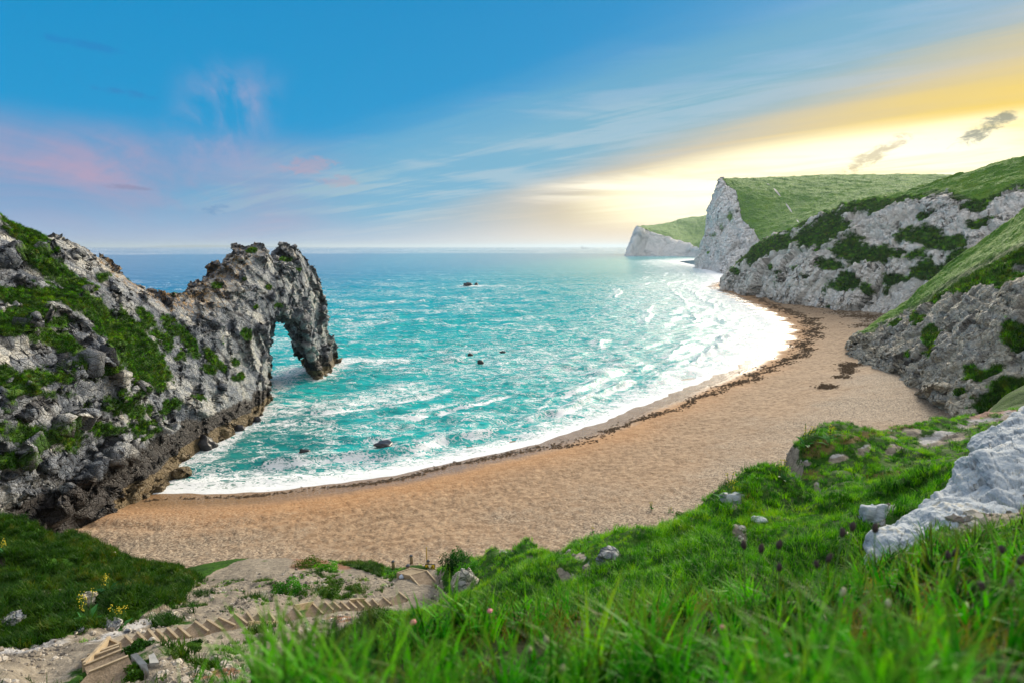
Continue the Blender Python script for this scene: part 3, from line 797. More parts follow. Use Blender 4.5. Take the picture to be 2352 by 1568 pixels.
VEG_ARCH = [(60, 540, 70, 22, 40), (110, 600, 75, 26, 46), (170, 670, 70, 26, 46), (240, 740, 70, 24, 48), (300, 800, 60, 30, 58), (340, 850, 42, 40, 60), (310, 780, 30, 60, -20),
            (40, 680, 60, 18, 8), (110, 735, 90, 15, 10), (60, 760, 90, 22, 14), (20, 860, 60, 22, 0), (120, 870, 130, 12, -4), (230, 850, 60, 12, -8), (60, 900, 90, 14, 4),
            (40, 1000, 70, 26, 6), (140, 1005, 90, 30, 6), (250, 985, 70, 22, 0), (300, 940, 60, 28, 12), (330, 985, 30, 24, 0), (20, 1060, 60, 20, 0), (180, 960, 14, 50, 10), (60, 985, 60, 24, 0),
            (150, 800, 18, 50, -40), (190, 830, 16, 40, -40), (385, 935, 26, 22, 0), (375, 780, 40, 26, 40), (400, 755, 40, 20, 30), (440, 790, 30, 20, 50), (485, 815, 34, 14, 50),
            (510, 840, 24, 12, 40), (480, 850, 24, 10, 20), (550, 905 - 40, 22, 12, -20), (570, 770, 18, 20, 0), (545, 830, 16, 12, 0), (450, 915, 26, 12, 0), (330, 730, 40, 14, 40),
            (290, 760, 36, 18, 50), (230, 640, 18, 12, 0), (410, 820, 16, 18, 30), (590, 705, 8, 6), (640, 700, 10, 6), (665, 595, 16, 8), (620, 660, 8, 6), (580, 575, 12, 7), (690, 620, 7, 6), (560, 640, 8, 6), (500, 655, 8, 6), (480, 610, 10, 5)]
def veg0(V, N):
    m = np.maximum(imask(V, VEG_ARCH), imask(V, VEG_ARCH[:8]) + .4)
    n_ = fbm(V / 2.2, 3, 61) * .55 + fbm(V / .9, 2, 62) * .3
    flat = sstep(N[:, 2], .35, .8)
    base = np.maximum(m, -.75)
    lim = sstep(V[:, 2], 3.0, 6.0)
    return np.clip(base * .9 + flat * .42 + n_ * 1.15 - .2, -1, 1) * lim - (1 - lim)
AV, AN, AQ, AVEG, arch_mesh = make_arch()
arch = tag(link('rock_arch', arch_mesh), 'grey limestone cliff running out into the sea as a natural rock arch', 'rock arch')
print('arch', time.time() - T0, len(AV))

# ================================================================== chalk cliffs and downs on the right
def grass_far_material(name, dark, mid, light, sc_=1.0):
    m, g_, out = mat(name)
    return m
def cliff_sheet(name, ctrl, r, c, mat_, bl, vegf, seed, nz=1.0, bright=None, extra=None, trod=None, flute=0.0, bed=None, facets=None):
    A = loft(ctrl, r, c); N = grid_normals(A)
    cam_v = np.array((0, 0, CAM_H)) - A
    if ((N * cam_v).sum(-1) < 0).mean() > .5: N = -N
    V = A.reshape(-1, 3); N = N.reshape(-1, 3)
    veg = vegf(V, N); s0 = bl[0][0]
    if facets:
        for k, (fs, fo) in enumerate(facets):
            V, c_, h_ = facet(V, N, fs, bl[0][3], seed + 70 + k, .75, .3, fo, fs * .35, fo * .3, 1 - .85 * sstep(veg, -.1, .2)); N = grid_normals(V.reshape(r, c, 3)).reshape(-1, 3)
            if ((N * (np.array((0, 0, CAM_H)) - V)).sum(-1) < 0).mean() > .5: N = -N
    D = np.zeros(len(V)); tint = np.zeros(len(V)); crack = np.zeros(len(V))
    for k, (s_, amp, ck, st) in enumerate(bl):
        d_, c_, h_ = blocky(V, N, s_, amp, ck, st, seed + k)
        D += d_; tint += hrand(h_, 7) / len(bl); crack = np.maximum(crack, c_ * (.8 if k else 1) * sstep(fbm(V / (s_ * 1.6), 2, seed + 50), -.1, .4))
    s0 = bl[0][0]
    D = D * (1 - .75 * sstep(veg, -.1, .2)) + fbm(V / (s0 * 1.6), 4, seed + 9) * s0 * .42 * nz * (1 - .5 * sstep(veg, 0, .3)) + ridged(V / (s0 * .8), 3, seed + 12) * s0 * .2 * nz * (1 - .7 * sstep(veg, 0, .3))
    D += sstep(veg, -.05, .3) * fbm(V / (s0 * .3), 3, seed + 14) * s0 * .06
    if bed:
        sb_, kb_, tb_ = strata(V, bed[1], bed[2], seed + 61); D += sb_ * bed[0] * (1 - .8 * sstep(veg, -.1, .2)); tint = tint * .6 + tb_ * .4; crack = np.maximum(crack, kb_ * .5)
    if flute:
        q = V / s0 * np.array((2.2, 2.2, .42)) + .5 * fbm(V / s0 * 1.3, 2, seed + 31)[:, None]
        D += ((ridged(q, 4, seed + 33) - .62) * flute * 2.0) * (1 - sstep(veg, -.1, .25))
    V = V + N * D[:, None]
    me = mesh_np(name, V, grid_faces(r, c), {'veg': veg, 'tint': tint, 'crack': crack, 'lich': np.zeros(len(V)), 'wet': (extra(V) if extra else np.zeros(len(V))), 'barn': np.zeros(len(V)), 'bright': (bright(V) if bright else np.zeros(len(V))), 'trod': (trod(V) if trod else np.zeros(len(V)))}, mat_)
    o = tag(link(name, me), kind='structure')
    return V, veg, N
def line_mask(P, line, soft):
    """+ above a line given in photograph pixels"""
    u, v = project(P); lu = [p[0] for p in line]; lv = [p[1] for p in line]
    return np.clip((np.interp(u, lu, lv) - v) / soft, -1, 1)

# --- middle cliff: chalk under a grassy slope, falling to the point
MID_FOOT = [(1655, 672, -1), (1672, 668, .5), (1720, 678, 1), (1790, 690, 2), (1870, 702, 2.5), (1960, 715, 3), (2060, 727, 3), (2180, 745, 4), (2330, 765, 4), (2500, 790, 4)]
MID_CREST = [(1668, 640, 425), (1690, 605, 420), (1725, 575, 400), (1775, 545, 375), (1835, 515, 350), (1920, 487, 325), (1995, 463, 305), (2110, 430, 285), (2230, 398, 265), (2400, 352, 250)]
rows = []
foot = [at(u, v, z=z) for u, v, z in MID_FOOT]; crest = [at(u, v, Y=y) for u, v, y in MID_CREST]
for t, zt in ((0, 0), (.1, .3), (.22, .44), (.4, .58), (.6, .74), (.8, .88), (1, 1)):
    rows.append([np.array((f[0] + (c_[0] - f[0]) * t, f[1] + (c_[1] - f[1]) * t, f[2] + (c_[2] - f[2]) * zt)) for f, c_ in zip(foot, crest)])
rows.insert(0, [f + np.array((0, -1.0, -4.0)) for f in foot])
rows.append([c_ + np.array((12, 22, -1.0)) for c_ in crest]); rows.append([c_ + np.array((45, 80, -14.0)) for c_ in crest])
VEG_MID = [(1762, 572, 60, 22, -28), (1715, 590, 24, 14, -30), (1890, 544, 72, 34, -14), (1950, 575, 52, 30), (2030, 590, 80, 16), (2110, 544, 42, 18), (2139, 624, 52, 24), (1946, 648, 26, 22), (1910, 608, 36, 15),
           (2190, 560, 36, 16), (2207, 600, 40, 20), (2030, 478, 60, 8, -10), (1860, 640, 14, 8), (1800, 560, 50, 18, -28), (2120, 500, 16, 10), (2260, 520, 40, 14), (2240, 480, 40, 10, -10), (1930, 660, 12, 10),
           (1990, 665, 10, 14), (2060, 640, 30, 12), (2170, 650, 40, 16), (1830, 620, 10, 7), (1770, 615, 6, 8), (1690, 625, 8, 8), (1730, 596, 14, 8, -30)]
def veg_mid(V, N):
    top = line_mask(V, [(1650, 560), (1720, 560), (1775, 548), (1835, 522), (1920, 497), (1982, 492), (2060, 480), (2120, 462), (2190, 462), (2250, 478), (2300, 462), (2352, 440), (2420, 420)], 26)
    m = np.maximum(imask(V, VEG_MID), np.clip(top, -1, 1))
    return np.clip(np.maximum(m, -.55) * .95 + fbm(V / 11, 4, 301) * .85 + fbm(V / 3, 2, 302) * .3 - .0, -1, 1)
I3 = np.diag((1, 1, 1.0))
MV, MVEG, MN = cliff_sheet('chalk_cliff', rows, 330, 520, M_CHALK, [(15, 3.4, .6, np.diag((1, 1, .55))), (5, 1.25, .6, np.diag((1.2, 1.2, .6))), (1.8, .62, .35, np.diag((1, 1, .7)))], veg_mid, 300, .7, flute=1.7, facets=((6.5, .5), (2.4, .2)), bright=lambda V: line_mask(V, [(1650, 545), (1775, 535), (1835, 505), (1920, 480), (1990, 478), (2100, 455), (2150, 440), (2200, 452), (2260, 470), (2320, 430), (2420, 410)], 20))

# --- nearer cliff: weathered limestone spur with a bright grass crest
NEAR_FOOT = [(1945, 822, 1.5), (1975, 832, 3), (2030, 856, 4.2), (2090, 890, 5), (2120, 912, 5.5), (2150, 940, 6), (2200, 985, 6.5), (2300, 1030, 7), (2480, 1090, 8)]
NEAR_CREST = [(1962, 806, 140), (1990, 772, 146), (2035, 738, 150), (2075, 712, 150), (2125, 668, 146), (2190, 617, 140), (2270, 560, 132), (2352, 500, 124), (2480, 405, 115)]
foot = [at(u, v, z=z) for u, v, z in NEAR_FOOT]; crest = [at(u, v, Y=y) for u, v, y in NEAR_CREST]
rows = []
for t, zt in ((0, 0), (.08, .22), (.2, .44), (.38, .64), (.6, .8), (.82, .92), (1, 1)):
    rows.append([np.array((f[0] + (c_[0] - f[0]) * t, f[1] + (c_[1] - f[1]) * t, f[2] + (c_[2] - f[2]) * zt)) for f, c_ in zip(foot, crest)])
rows.insert(0, [f + np.array((-.5, -1.5, -5.0)) for f in foot])
rows.append([c_ + np.array((4, 9, -1.2)) for c_ in crest]); rows.append([c_ + np.array((14, 40, -22.0)) for c_ in crest])
VEG_NEAR = [(2240, 640, 60, 14, -34), (2300, 640, 60, 26), (2290, 600, 60, 20, -34), (2138, 780, 14, 24), (2150, 800, 12, 20), (2110, 735, 16, 16), (2230, 850, 24, 14, -30), (2260, 862, 40, 12, -20), (2090, 815, 8, 6), (2215, 905, 16, 9), (2330, 780, 20, 30),
            (2300, 920, 60, 26, -20), (2352, 890, 60, 20), (2060, 745, 20, 8, -36)]
def veg_near(V, N):
    top = line_mask(V, [(1900, 730), (1990, 776), (2040, 745), (2066, 730), (2110, 712), (2150, 698), (2175, 672), (2271, 640), (2352, 615), (2480, 560)], 26)
    m = np.maximum(imask(V, VEG_NEAR), np.clip(top, -1, 1))
    return np.clip(np.maximum(m, -.6) + fbm(V / 5, 4, 401) * .75 - .05, -1, 1)
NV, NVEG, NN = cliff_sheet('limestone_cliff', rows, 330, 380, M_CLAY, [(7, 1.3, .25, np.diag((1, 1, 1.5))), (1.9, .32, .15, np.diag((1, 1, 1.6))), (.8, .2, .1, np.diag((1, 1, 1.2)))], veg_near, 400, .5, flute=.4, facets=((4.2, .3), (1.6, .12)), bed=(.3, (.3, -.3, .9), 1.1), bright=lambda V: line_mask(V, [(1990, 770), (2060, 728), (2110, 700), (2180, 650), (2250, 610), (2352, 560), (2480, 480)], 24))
# --- low grey outcrop at its foot
rows = []
for dz, pts in ((-5, [(2095, 905), (2130, 925), (2165, 955), (2230, 1000)]), (0, [(2100, 903), (2135, 922), (2172, 950), (2240, 990)]), (2.4, [(2118, 893), (2160, 905), (2205, 925), (2265, 955)]), (4.2, [(2140, 884), (2190, 890), (2235, 902), (2290, 925)]), (3.6, [(2160, 876), (2215, 880), (2262, 888), (2320, 905)])):
    rows.append([at(u, v, z=6 + dz) for u, v in pts])
cliff_sheet('shore_outcrop', rows, 120, 140, M_CLAY, [(2.0, .5, .35, np.diag((1, 1, 1.3))), (.8, .22, .15, I3)], lambda V, N: np.clip(imask(V, [(2230, 895, 40, 8, 10), (2290, 930, 30, 16)]) * .8 + fbm(V / 2, 3, 5) * .4 - .2, -1, 1), 450, .8)

# --- the tall white headland and the down behind it
HEAD = [  # rows bottom to top, columns from the seaward edge to the right: (u, v, Y)
    [(1662, 600, 1040), (1606, 632, 838), (1640, 640, 700), (1682, 650, 585), (1750, 640, 570), (1850, 600, 560), (2000, 560, 560), (2300, 500, 560), (2700, 500, 560)],
    [(1664, 560, 1040), (1616, 570, 846), (1656, 588, 735), (1704, 600, 640), (1752, 580, 600), (1852, 560, 590), (2000, 520, 590), (2300, 480, 590), (2700, 470, 590)],
    [(1664, 510, 1050), (1629, 510, 858), (1668, 530, 780), (1722, 545, 720), (1768, 545, 680), (1866, 520, 650), (2010, 490, 640), (2300, 460, 640), (2700, 450, 640)],
    [(1666, 460, 1060), (1640, 450, 870), (1676, 470, 815), (1716, 480, 790), (1780, 485, 780), (1876, 470, 760), (2030, 455, 740), (2320, 440, 720), (2700, 430, 720)],
    [(1670, 424, 1070), (1650, 417, 882), (1684, 428, 850), (1712, 432, 845), (1790, 435, 860), (1890, 432, 860), (2060, 425, 860), (2340, 415, 860), (2700, 410, 860)],
    [(1680, 420, 1090), (1660, 414, 930), (1700, 411.5, 960), (1740, 410, 980), (1810, 408, 1000), (1900, 405, 1010), (2090, 403, 1020), (2350, 401, 1020), (2700, 395, 1020)],
    [(1720, 440, 1290), (1710, 440, 1290), (1750, 440, 1290), (1800, 440, 1290), (1850, 440, 1290), (1950, 440, 1290), (2100, 440, 1290), (2400, 440, 1290), (2750, 440, 1290)]]
HEAD = [[at(u, v, Y=y) for u, v, y in row] for row in HEAD]
HEAD.insert(0, [p + np.array((-2, -4, -14.0)) for p in HEAD[0]])
CHALKPOLY = [(1580, 700), (1600, 600), (1640, 400), (1652, 405), (1668, 418), (1690, 437), (1698, 470), (1704, 505), (1722, 522), (1736, 538), (1746, 556), (1700, 600), (1690, 680)]
def veg_head(V, N):
    u, v = project(V); ins = inpoly(u, v, CHALKPOLY)
    n = fbm(V / 28, 4, 501); m = np.where(ins, -.5, .6)
    tuft = imask(V, [(1655, 520, 22, 16, -40), (1640, 545, 20, 14, -40), (1680, 500, 22, 16, -50), (1630, 580, 14, 8, -40), (1665, 560, 20, 10, -40), (1690, 470, 12, 18)])
    return np.clip(m + np.maximum(tuft, -.12) * .8 * ins + n * .8 * np.where(ins, 1, .1), -1, 1)
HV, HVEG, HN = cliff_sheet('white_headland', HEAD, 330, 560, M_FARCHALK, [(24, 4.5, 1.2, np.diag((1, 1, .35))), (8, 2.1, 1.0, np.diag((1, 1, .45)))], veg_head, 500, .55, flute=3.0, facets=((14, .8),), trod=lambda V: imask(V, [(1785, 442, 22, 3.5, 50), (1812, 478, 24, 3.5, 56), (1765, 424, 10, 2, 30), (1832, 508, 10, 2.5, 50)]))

# --- far headland
FAR = [
    [(1470, 575, 2500), (1437, 589, 1930), (1475, 589.5, 1900), (1520, 590, 1860), (1572, 591, 1800), (1600, 593, 1650), (1640, 600, 1350), (1700, 600, 1250)],
    [(1470, 560, 2500), (1447, 560, 1945), (1482, 565, 1930), (1525, 568, 1890), (1574, 578, 1830), (1602, 580, 1700), (1640, 580, 1400), (1700, 580, 1300)],
    [(1470, 530, 2500), (1464, 525, 1960), (1490, 536, 1955), (1530, 546, 1930), (1572, 562, 1880), (1596, 566, 1800), (1640, 560, 1600), (1700, 560, 1500)],
    [(1475, 524, 2500), (1472, 521.5, 2000), (1500, 526, 2020), (1540, 530, 2040), (1580, 540, 2050), (1610, 540, 2050), (1650, 530, 2050), (1700, 530, 2050)],
    [(1480, 523, 2600), (1480, 520, 2250), (1515, 517, 2300), (1548, 511, 2320), (1565, 503.5, 2340), (1625, 495.5, 2340), (1680, 488, 2340), (1760, 480, 2340)],
    [(1500, 530, 2900), (1500, 530, 2900), (1530, 530, 2900), (1570, 530, 2900), (1600, 530, 2900), (1660, 530, 2900), (1720, 530, 2900), (1800, 530, 2900)]]
FAR = [[at(u, v, Y=y) for u, v, y in row] for row in FAR]
FAR.insert(0, [p + np.array((-3, -6, -25.0)) for p in FAR[0]])
def veg_far(V, N):
    u, v = project(V); edge = np.interp(u, [1430, 1466, 1500, 1530, 1560, 1575, 1590, 1640], [500, 522, 534, 544, 553, 558, 566, 575])
    return np.clip((edge - v) / 6, -.6, .6) + fbm(V / 40, 3, 601) * .25
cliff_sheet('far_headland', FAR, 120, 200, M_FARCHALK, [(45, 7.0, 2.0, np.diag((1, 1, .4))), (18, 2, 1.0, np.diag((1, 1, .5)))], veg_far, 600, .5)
print('cliffs', time.time() - T0)

# ================================================================== foreground slopes: bluff, hummocks, gully, mound
def mid_seg(a, b): return ((a[0] + b[0]) / 2, (a[1] + b[1]) / 2)
c2 = lambda x, y: (147 + x * .1979, 1347.5 + y * .1979)
c3 = lambda x, y: (551.25 + x * .2083, 1286.25 + y * .2083)
RISERS = [(c2(20, 1114), c2(900, 985)), (c2(290, 985), c2(745, 800)), (c2(228, 908), c2(690, 720)), (c2(200, 850), c2(640, 690)), (c2(270, 790), c2(640, 662)),
          (c2(520, 600), c2(650, 655)), (c2(715, 560), c2(800, 650)), (c2(850, 520), c2(975, 645)), (c2(975, 485), c2(1105, 635)), (c2(1075, 490), c2(1210, 625)), (c2(1200, 470), c2(1335, 600)),
          (c2(1325, 455), c2(1470, 580)), (c2(1520, 395), c2(1680, 510)), (c2(1660, 375), c2(1845, 490)), (c2(1795, 350), c2(1990, 440)), (c2(1985, 305), c2(2130, 420)), (c2(2125, 290), c2(2220, 420)),
          (c3(200, 575), c3(295, 690)), (c3(320, 565), c3(410, 690)), (c3(595, 510), c3(695, 625)), (c3(800, 470), c3(918, 585)), (c3(940, 455), c3(1030, 545)), (c3(1025, 450), c3(1115, 530)),
          (c3(1110, 450), c3(1210, 540)), (c3(1200, 445), c3(1290, 525)), (c3(1280, 435), c3(1365, 515)), (c3(1370, 430), c3(1440, 500)), (c3(1460, 420), c3(1530, 495)), (c3(1580, 405), c3(1665, 480)), (c3(1755, 350), c3(1850, 425))]
RZ = []
for k, (a, b) in enumerate(RISERS):
    if k < 5: RZ.append(None); continue
    mu, mv = mid_seg(a, b); RZ.append(at(mu, mv, Y=np.interp(mu, [255, 340, 480, 620, 740, 870, 950], [15.0, 16.3, 19, 22, 25.5, 29, 32]))[2])
for k in range(6, len(RZ)): RZ[k] = min(RZ[k], RZ[k - 1] - .1)
for k, dz in ((4, .22), (3, .4), (2, .62), (1, .9), (0, 1.25)): RZ[k] = RZ[5] + dz
RPT = [(at(*a, z=z), at(*b, z=z)) for (a, b), z in zip(RISERS, RZ)]
DECK_Z = 8.2
c1 = lambda x, y: (869.75 + x * .08854, 1249.5 + y * .08854)

CP = []        # control points x, y, z
def cp(u, v, Y): CP.append(at(u, v, Y=Y))
def cpd(p, az=None): CP.append(np.array(p, float))
# near grassy bluff where the camera stands
for u, v, Y in ((560, 1640, 1.7), (700, 1568, 1.9), (900, 1568, 1.85), (1176, 1568, 1.8), (1500, 1568, 1.75), (1800, 1568, 1.7), (2100, 1568, 1.65), (2352, 1568, 1.6), (2500, 1568, 1.6),
                (1176, 1800, 1.05), (700, 1800, 1.1), (1700, 1800, 1.0), (2300, 1800, 1.0),
                (640, 1545, 2.3), (720, 1500, 2.7), (830, 1420, 3.7), (960, 1400, 4.3), (1080, 1385, 4.8), (1200, 1380, 5.0), (1350, 1365, 5.0), (1500, 1335, 4.8), (1620, 1315, 4.6), (1760, 1300, 4.7), (1900, 1285, 5.0),
                (2020, 1262, 5.5), (2120, 1235, 6.0), (2230, 1215, 6.4), (2352, 1190, 6.6), (2500, 1150, 6.6),
                (1000, 1470, 3.0), (1300, 1450, 3.1), (1600, 1420, 3.0), (1900, 1400, 2.9), (2200, 1380, 2.9), (2352, 1360, 3.0),
                (960, 1480, 6.5), (1080, 1470, 7), (1200, 1465, 7.2), (1350, 1445, 7.2), (1500, 1415, 7), (1620, 1395, 6.8), (1760, 1375, 6.9), (1900, 1355, 7.2), (2000, 1330, 7.4),
                # the shelf and hummocks beyond
                (1180, 1335, 19), (1300, 1330, 13), (1120, 1350, 22), (1420, 1310, 11), (1560, 1285, 10), (1700, 1270, 9.5), (1850, 1250, 9.5), (1960, 1235, 9.5),
                (1340, 1255, 21), (1250, 1275, 24), (1420, 1228, 18.5), (1520, 1185, 16.5), (1600, 1182, 14.5), (1680, 1190, 14), (1700, 1235, 12), (1540, 1240, 14), (1800, 1200, 13), (1900, 1180, 13.5), (1990, 1150, 14),
                (1650, 1150, 18.5), (1720, 1128, 20), (1820, 1108, 21), (1900, 1105, 21.5), (1990, 1130, 18), (2080, 1130, 18), (1870, 1135, 19), (2040, 1100, 21), (2100, 1085, 21),
                (1800, 1060, 30), (1900, 1075, 26), (2000, 1062, 26), (2150, 1050, 25), (2240, 1030, 25), (2100, 1020, 30), (2230, 990, 31),
                (1840, 1022, 36), (1960, 998, 37), (2060, 972, 38), (2150, 954, 39), (2230, 948, 39), (2300, 932, 39), (2380, 915, 39), (2270, 965, 35), (2180, 985, 34), (2100, 990, 34),
                (2352, 885, 50), (2300, 905, 47), (2450, 860, 50), (2280, 925, 46),
                (2300, 1140, 9.6), (2200, 1200, 8.4), (2400, 1100, 10.3), (2100, 1235, 8.2), (2150, 1140, 10.5), (2230, 1085, 11.5),
                # bluff edge towards the platform
                (1215, 1243, 27), (1130, 1262, 30), (1060, 1285, 33), (1010, 1303, 34.5), (1030, 1325, 31), (1075, 1335, 27), (1150, 1300, 26),
                # gully
                (1000, 1395, 27), (900, 1430, 23), (800, 1450, 20.5), (700, 1480, 17.5), (600, 1500, 15.5), (520, 1540, 13), (640, 1440, 20), (780, 1410, 23.5), (450, 1500, 15.5),
                (500, 1385, 23.5), (620, 1360, 27), (740, 1345, 30), (840, 1345, 32), (560, 1340, 31), (680, 1310, 35), (780, 1335, 33), (880, 1335, 34),
                (380, 1430, 19.5), (300, 1445, 18), (200, 1465, 16.5), (100, 1480, 15.5), (0, 1500, 14.5), (-100, 1500, 14), (0, 1560, 11.5), (100, 1560, 11.8), (-100, 1600, 10), (300, 1600, 10.5), (450, 1600, 10.5),
                # mound on the left
                (0, 1440, 17.5), (120, 1420, 18.5), (230, 1400, 20.5), (330, 1390, 22.5), (420, 1370, 25.5), (0, 1340, 23), (120, 1330, 24.5), (240, 1340, 26), (360, 1350, 28.5), (450, 1345, 33),
                (-100, 1190, 31), (0, 1207, 31), (100, 1238, 32), (200, 1252, 33.5), (270, 1282, 35), (330, 1300, 36), (400, 1320, 37), (468, 1342, 37.5), (-120, 1300, 25), (-120, 1420, 17)):
    q = at(u, v, Y=Y)
    if Y < 8: q[2] -= float(np.interp(Y, [1.2, 2.2, 3, 4.3, 6.6, 8], [.05, .16, .3, .38, .3, .1])) * float(np.interp(u, [1900, 2050], [1, .1]))
    CP.append(q)
# ground that falls away out of sight behind the edges, down under the beach
for u, v, Y, dY, z in ((1650, 1150, 18.5, 9, 6), (1540, 1170, 17, 9, 6), (1420, 1215, 19.5, 8, 5.5), (1300, 1235, 24, 8, 5), (1215, 1243, 27, 8, 4.5), (1130, 1262, 30, 7, 4.5), (1060, 1285, 33, 6, 4.5),
                       (1740, 1100, 22, 9, 6), (1800, 1050, 31, 10, 5.5), (1850, 1018, 36, 10, 5), (1960, 998, 37, 11, 5), (2060, 972, 38, 12, 5), (2150, 954, 39, 16, 5), (2230, 948, 41, 20, 6),
                       (-100, 1190, 31, 8, 4), (0, 1207, 31, 8, 4), (100, 1238, 32, 7, 3.8), (200, 1252, 33.5, 6, 3.8), (270, 1282, 35, 6, 3.8), (330, 1300, 36, 5.5, 3.8), (400, 1320, 37, 5, 4), (468, 1342, 37.5, 5, 4.2)):
    p = at(u, v, Y=Y); q = p * ((Y + dY) / Y); cpd((q[0], q[1], z))
for u in range(-300, 2352, 150):
    for Y_ in (50, 62, 80):
        if u > 2050 and Y_ < 80: continue
        p = at(u, 1000, Y=Y_); cpd((p[0], p[1], -1 if Y_ > 50 else 1.5))
for u, v in ((560, 1320), (650, 1298), (760, 1322), (860, 1336)):                # scree dips under the shingle
    p = at(u, v, Y=40); cpd((p[0], p[1] , 5.4)); cpd((p[0] * 1.1, p[1] * 1.1, 4.0))
for a, b in RPT:
    for p in (a, b): cpd((p[0], p[1], p[2] - .22))
cpd((*at(*c1(900, 900), z=7.7)[:2], 7.6)); cpd((*at(*c1(1300, 1000), z=8)[:2], 7.9)); cpd((*at(*c1(600, 950), z=7)[:2], 6.6)); cpd((*at(*c1(450, 650), z=7)[:2], 6.3)); cpd((*at(*c1(1050, 560), z=6.5)[:2], 6.0))
cpd((*at(*c1(1400, 1200), z=8.2)[:2], 8.2)); cpd((*at(*c1(1550, 700), z=7)[:2], 7.2))
for az_, pr in ((75, ((1.5, 28.6), (6, 28.2), (15, 27.5), (40, 26), (78, 24))), (95, ((1.2, 28.7), (3, 28.9), (20, 29))), (60, ((2, 28.5), (8, 27.4), (20, 26))), (-60, ((2, 28.1), (6, 25.0), (14, 21), (35, 16))), (-80, ((1.2, 28.4), (2, 28.2), (8, 25), (25, 20), (60, 18))), (-95, ((1.2, 28.5), (3, 28.5), (20, 26)))):
    for r_, z_ in pr: cpd((r_ * math.sin(R(az_)), r_ * math.cos(R(az_)), z_))
CP = np.array(CP)
def pol(x, y):
    r = np.hypot(x, y); return np.stack((np.arctan2(x, y) * 2.2, np.log(np.maximum(r, .3))), -1)
_c = pol(CP[:, 0], CP[:, 1])
_d = np.sqrt(((_c[:, None] - _c[None])**2).sum(-1) + 4e-4)
_w = np.linalg.solve(_d + np.eye(len(_c)) * -2e-3, CP[:, 2] - 15.0)
def base_z(x, y):
    q = pol(np.asarray(x, float).ravel(), np.asarray(y, float).ravel()); out = np.empty(len(q))
    for i in range(0, len(q), 20000):
        s_ = q[i:i + 20000]; out[i:i + 20000] = np.sqrt(((s_[:, None] - _c[None])**2).sum(-1) + 4e-4) @ _w
    return (out + 15.0).reshape(np.shape(x))
STEP_AXIS = [tuple(((a + b) / 2)[:2]) for a, b in RPT] + [tuple(at(*c1(1000, 900), z=8)[:2]), tuple(at(*c1(900, 720), z=8)[:2])]
SOIL_POLY = [(-200, 1640), (-200, 1500), (60, 1478), (180, 1455), (300, 1432), (400, 1395), (440, 1352), (462, 1330), (540, 1290), (620, 1270), (720, 1275), (800, 1300), (900, 1330), (1000, 1300), (1012, 1345), (1030, 1370), (1000, 1400), (880, 1420), (800, 1450), (730, 1500), (640, 1560), (600, 1640)]
BARE = [(1700, 1200, 20, 12, 30), (1590, 1268, 28, 10, 10), (1640, 1255, 18, 7), (1745, 1120, 0, 0), (1690, 1152, 26, 13, -20), (1480, 1160, 0, 0), (1290, 1245, 24, 8, -12), (1250, 1262, 22, 6, -12), (1330, 1262, 18, 10), (1350, 1230, 0, 0), (1230, 1290, 26, 7, -10), (1300, 1300, 20, 7), (1160, 1268, 26, 6, -20), (1350, 1290, 14, 18, 20), (1390, 1300, 10, 10),
        (1930, 1040, 34, 9, -22), (1985, 1020, 26, 9, -22), (2060, 1015, 26, 8), (2130, 1010, 40, 11, -8), (2170, 985, 60, 18, -6), (2100, 975, 26, 8), (2260, 955, 60, 18, -8), (2330, 940, 50, 16, -6), (2050, 985, 20, 10), (2030, 1080, 40, 6, 0), (2150, 1060, 34, 9), (2240, 1060, 26, 12), (1890, 1115, 20, 8, 20), (1850, 1055, 22, 8), (2040, 1170, 26, 16, -30), (2020, 1200, 14, 8), (1960, 1222, 20, 6), (1930, 1230, 14, 5), (1990, 1165, 0, 0),
        (110, 1380, 40, 22, 20), (60, 1350, 10, 12), (215, 1410, 26, 14), (30, 1430, 22, 10), (150, 1365, 20, 22), (20, 1480, 60, 10), (90, 1470, 30, 8), (10, 1300, 10, 8), (1080, 1345, 20, 20)]
BARE = [b for b in BARE if b[2] > 0]
RED = [(720, 1290, 60, 18, 10), (690, 1300, 30, 10), (790, 1300, 30, 10), (2260, 950, 70, 14, -8), (2340, 935, 50, 14), (500, 1545, 80, 14, -10), (780, 1420, 40, 10)]
DRYG = [(1880, 1030, 50, 22, -14), (1960, 1005, 60, 14, -14), (2050, 985, 60, 10, -14), (1700, 1145, 40, 14, -14), (1860, 1090, 40, 14), (2040, 1090, 60, 10, -10), (1800, 1060, 34, 14)]
def soil_value(V):
    u, v = project(V)
    s_ = np.where(inpoly(u, v, SOIL_POLY) & (V[:, 1] > 8.5), .55, -.6)
    s_ = np.maximum(s_, np.clip(imask(V, BARE), -.6, .6) * 1.1 - .1)
    n_ = fbm(V / 1.6, 4, 701) * .7 + fbm(V / .5, 2, 702) * .2
    slab = inpoly(u, v, [(2035, 1240), (2075, 1200), (2110, 1170), (2180, 1125), (2220, 1080), (2255, 1045), (2265, 1010), (2352, 950), (2480, 880), (2480, 1160), (2352, 1190), (2250, 1225), (2150, 1235)]) & (V[:, 1] < 12.5)
    s_ = np.where(slab & (V[:, 1] > 6.7), .8, s_)
    near = V[:, 1] < 6.7
    return np.where(near, -.8, np.clip(s_ + n_ * np.where(s_ > 0, 1.15, .75) - np.where(s_ > 0, .08, 0), -1, 1))
_ax = np.array(STEP_AXIS); _al = np.concatenate(([0], np.cumsum(np.hypot(*np.diff(_ax, axis=0).T)))); _az = np.array(RZ + [8.15, 8.0])
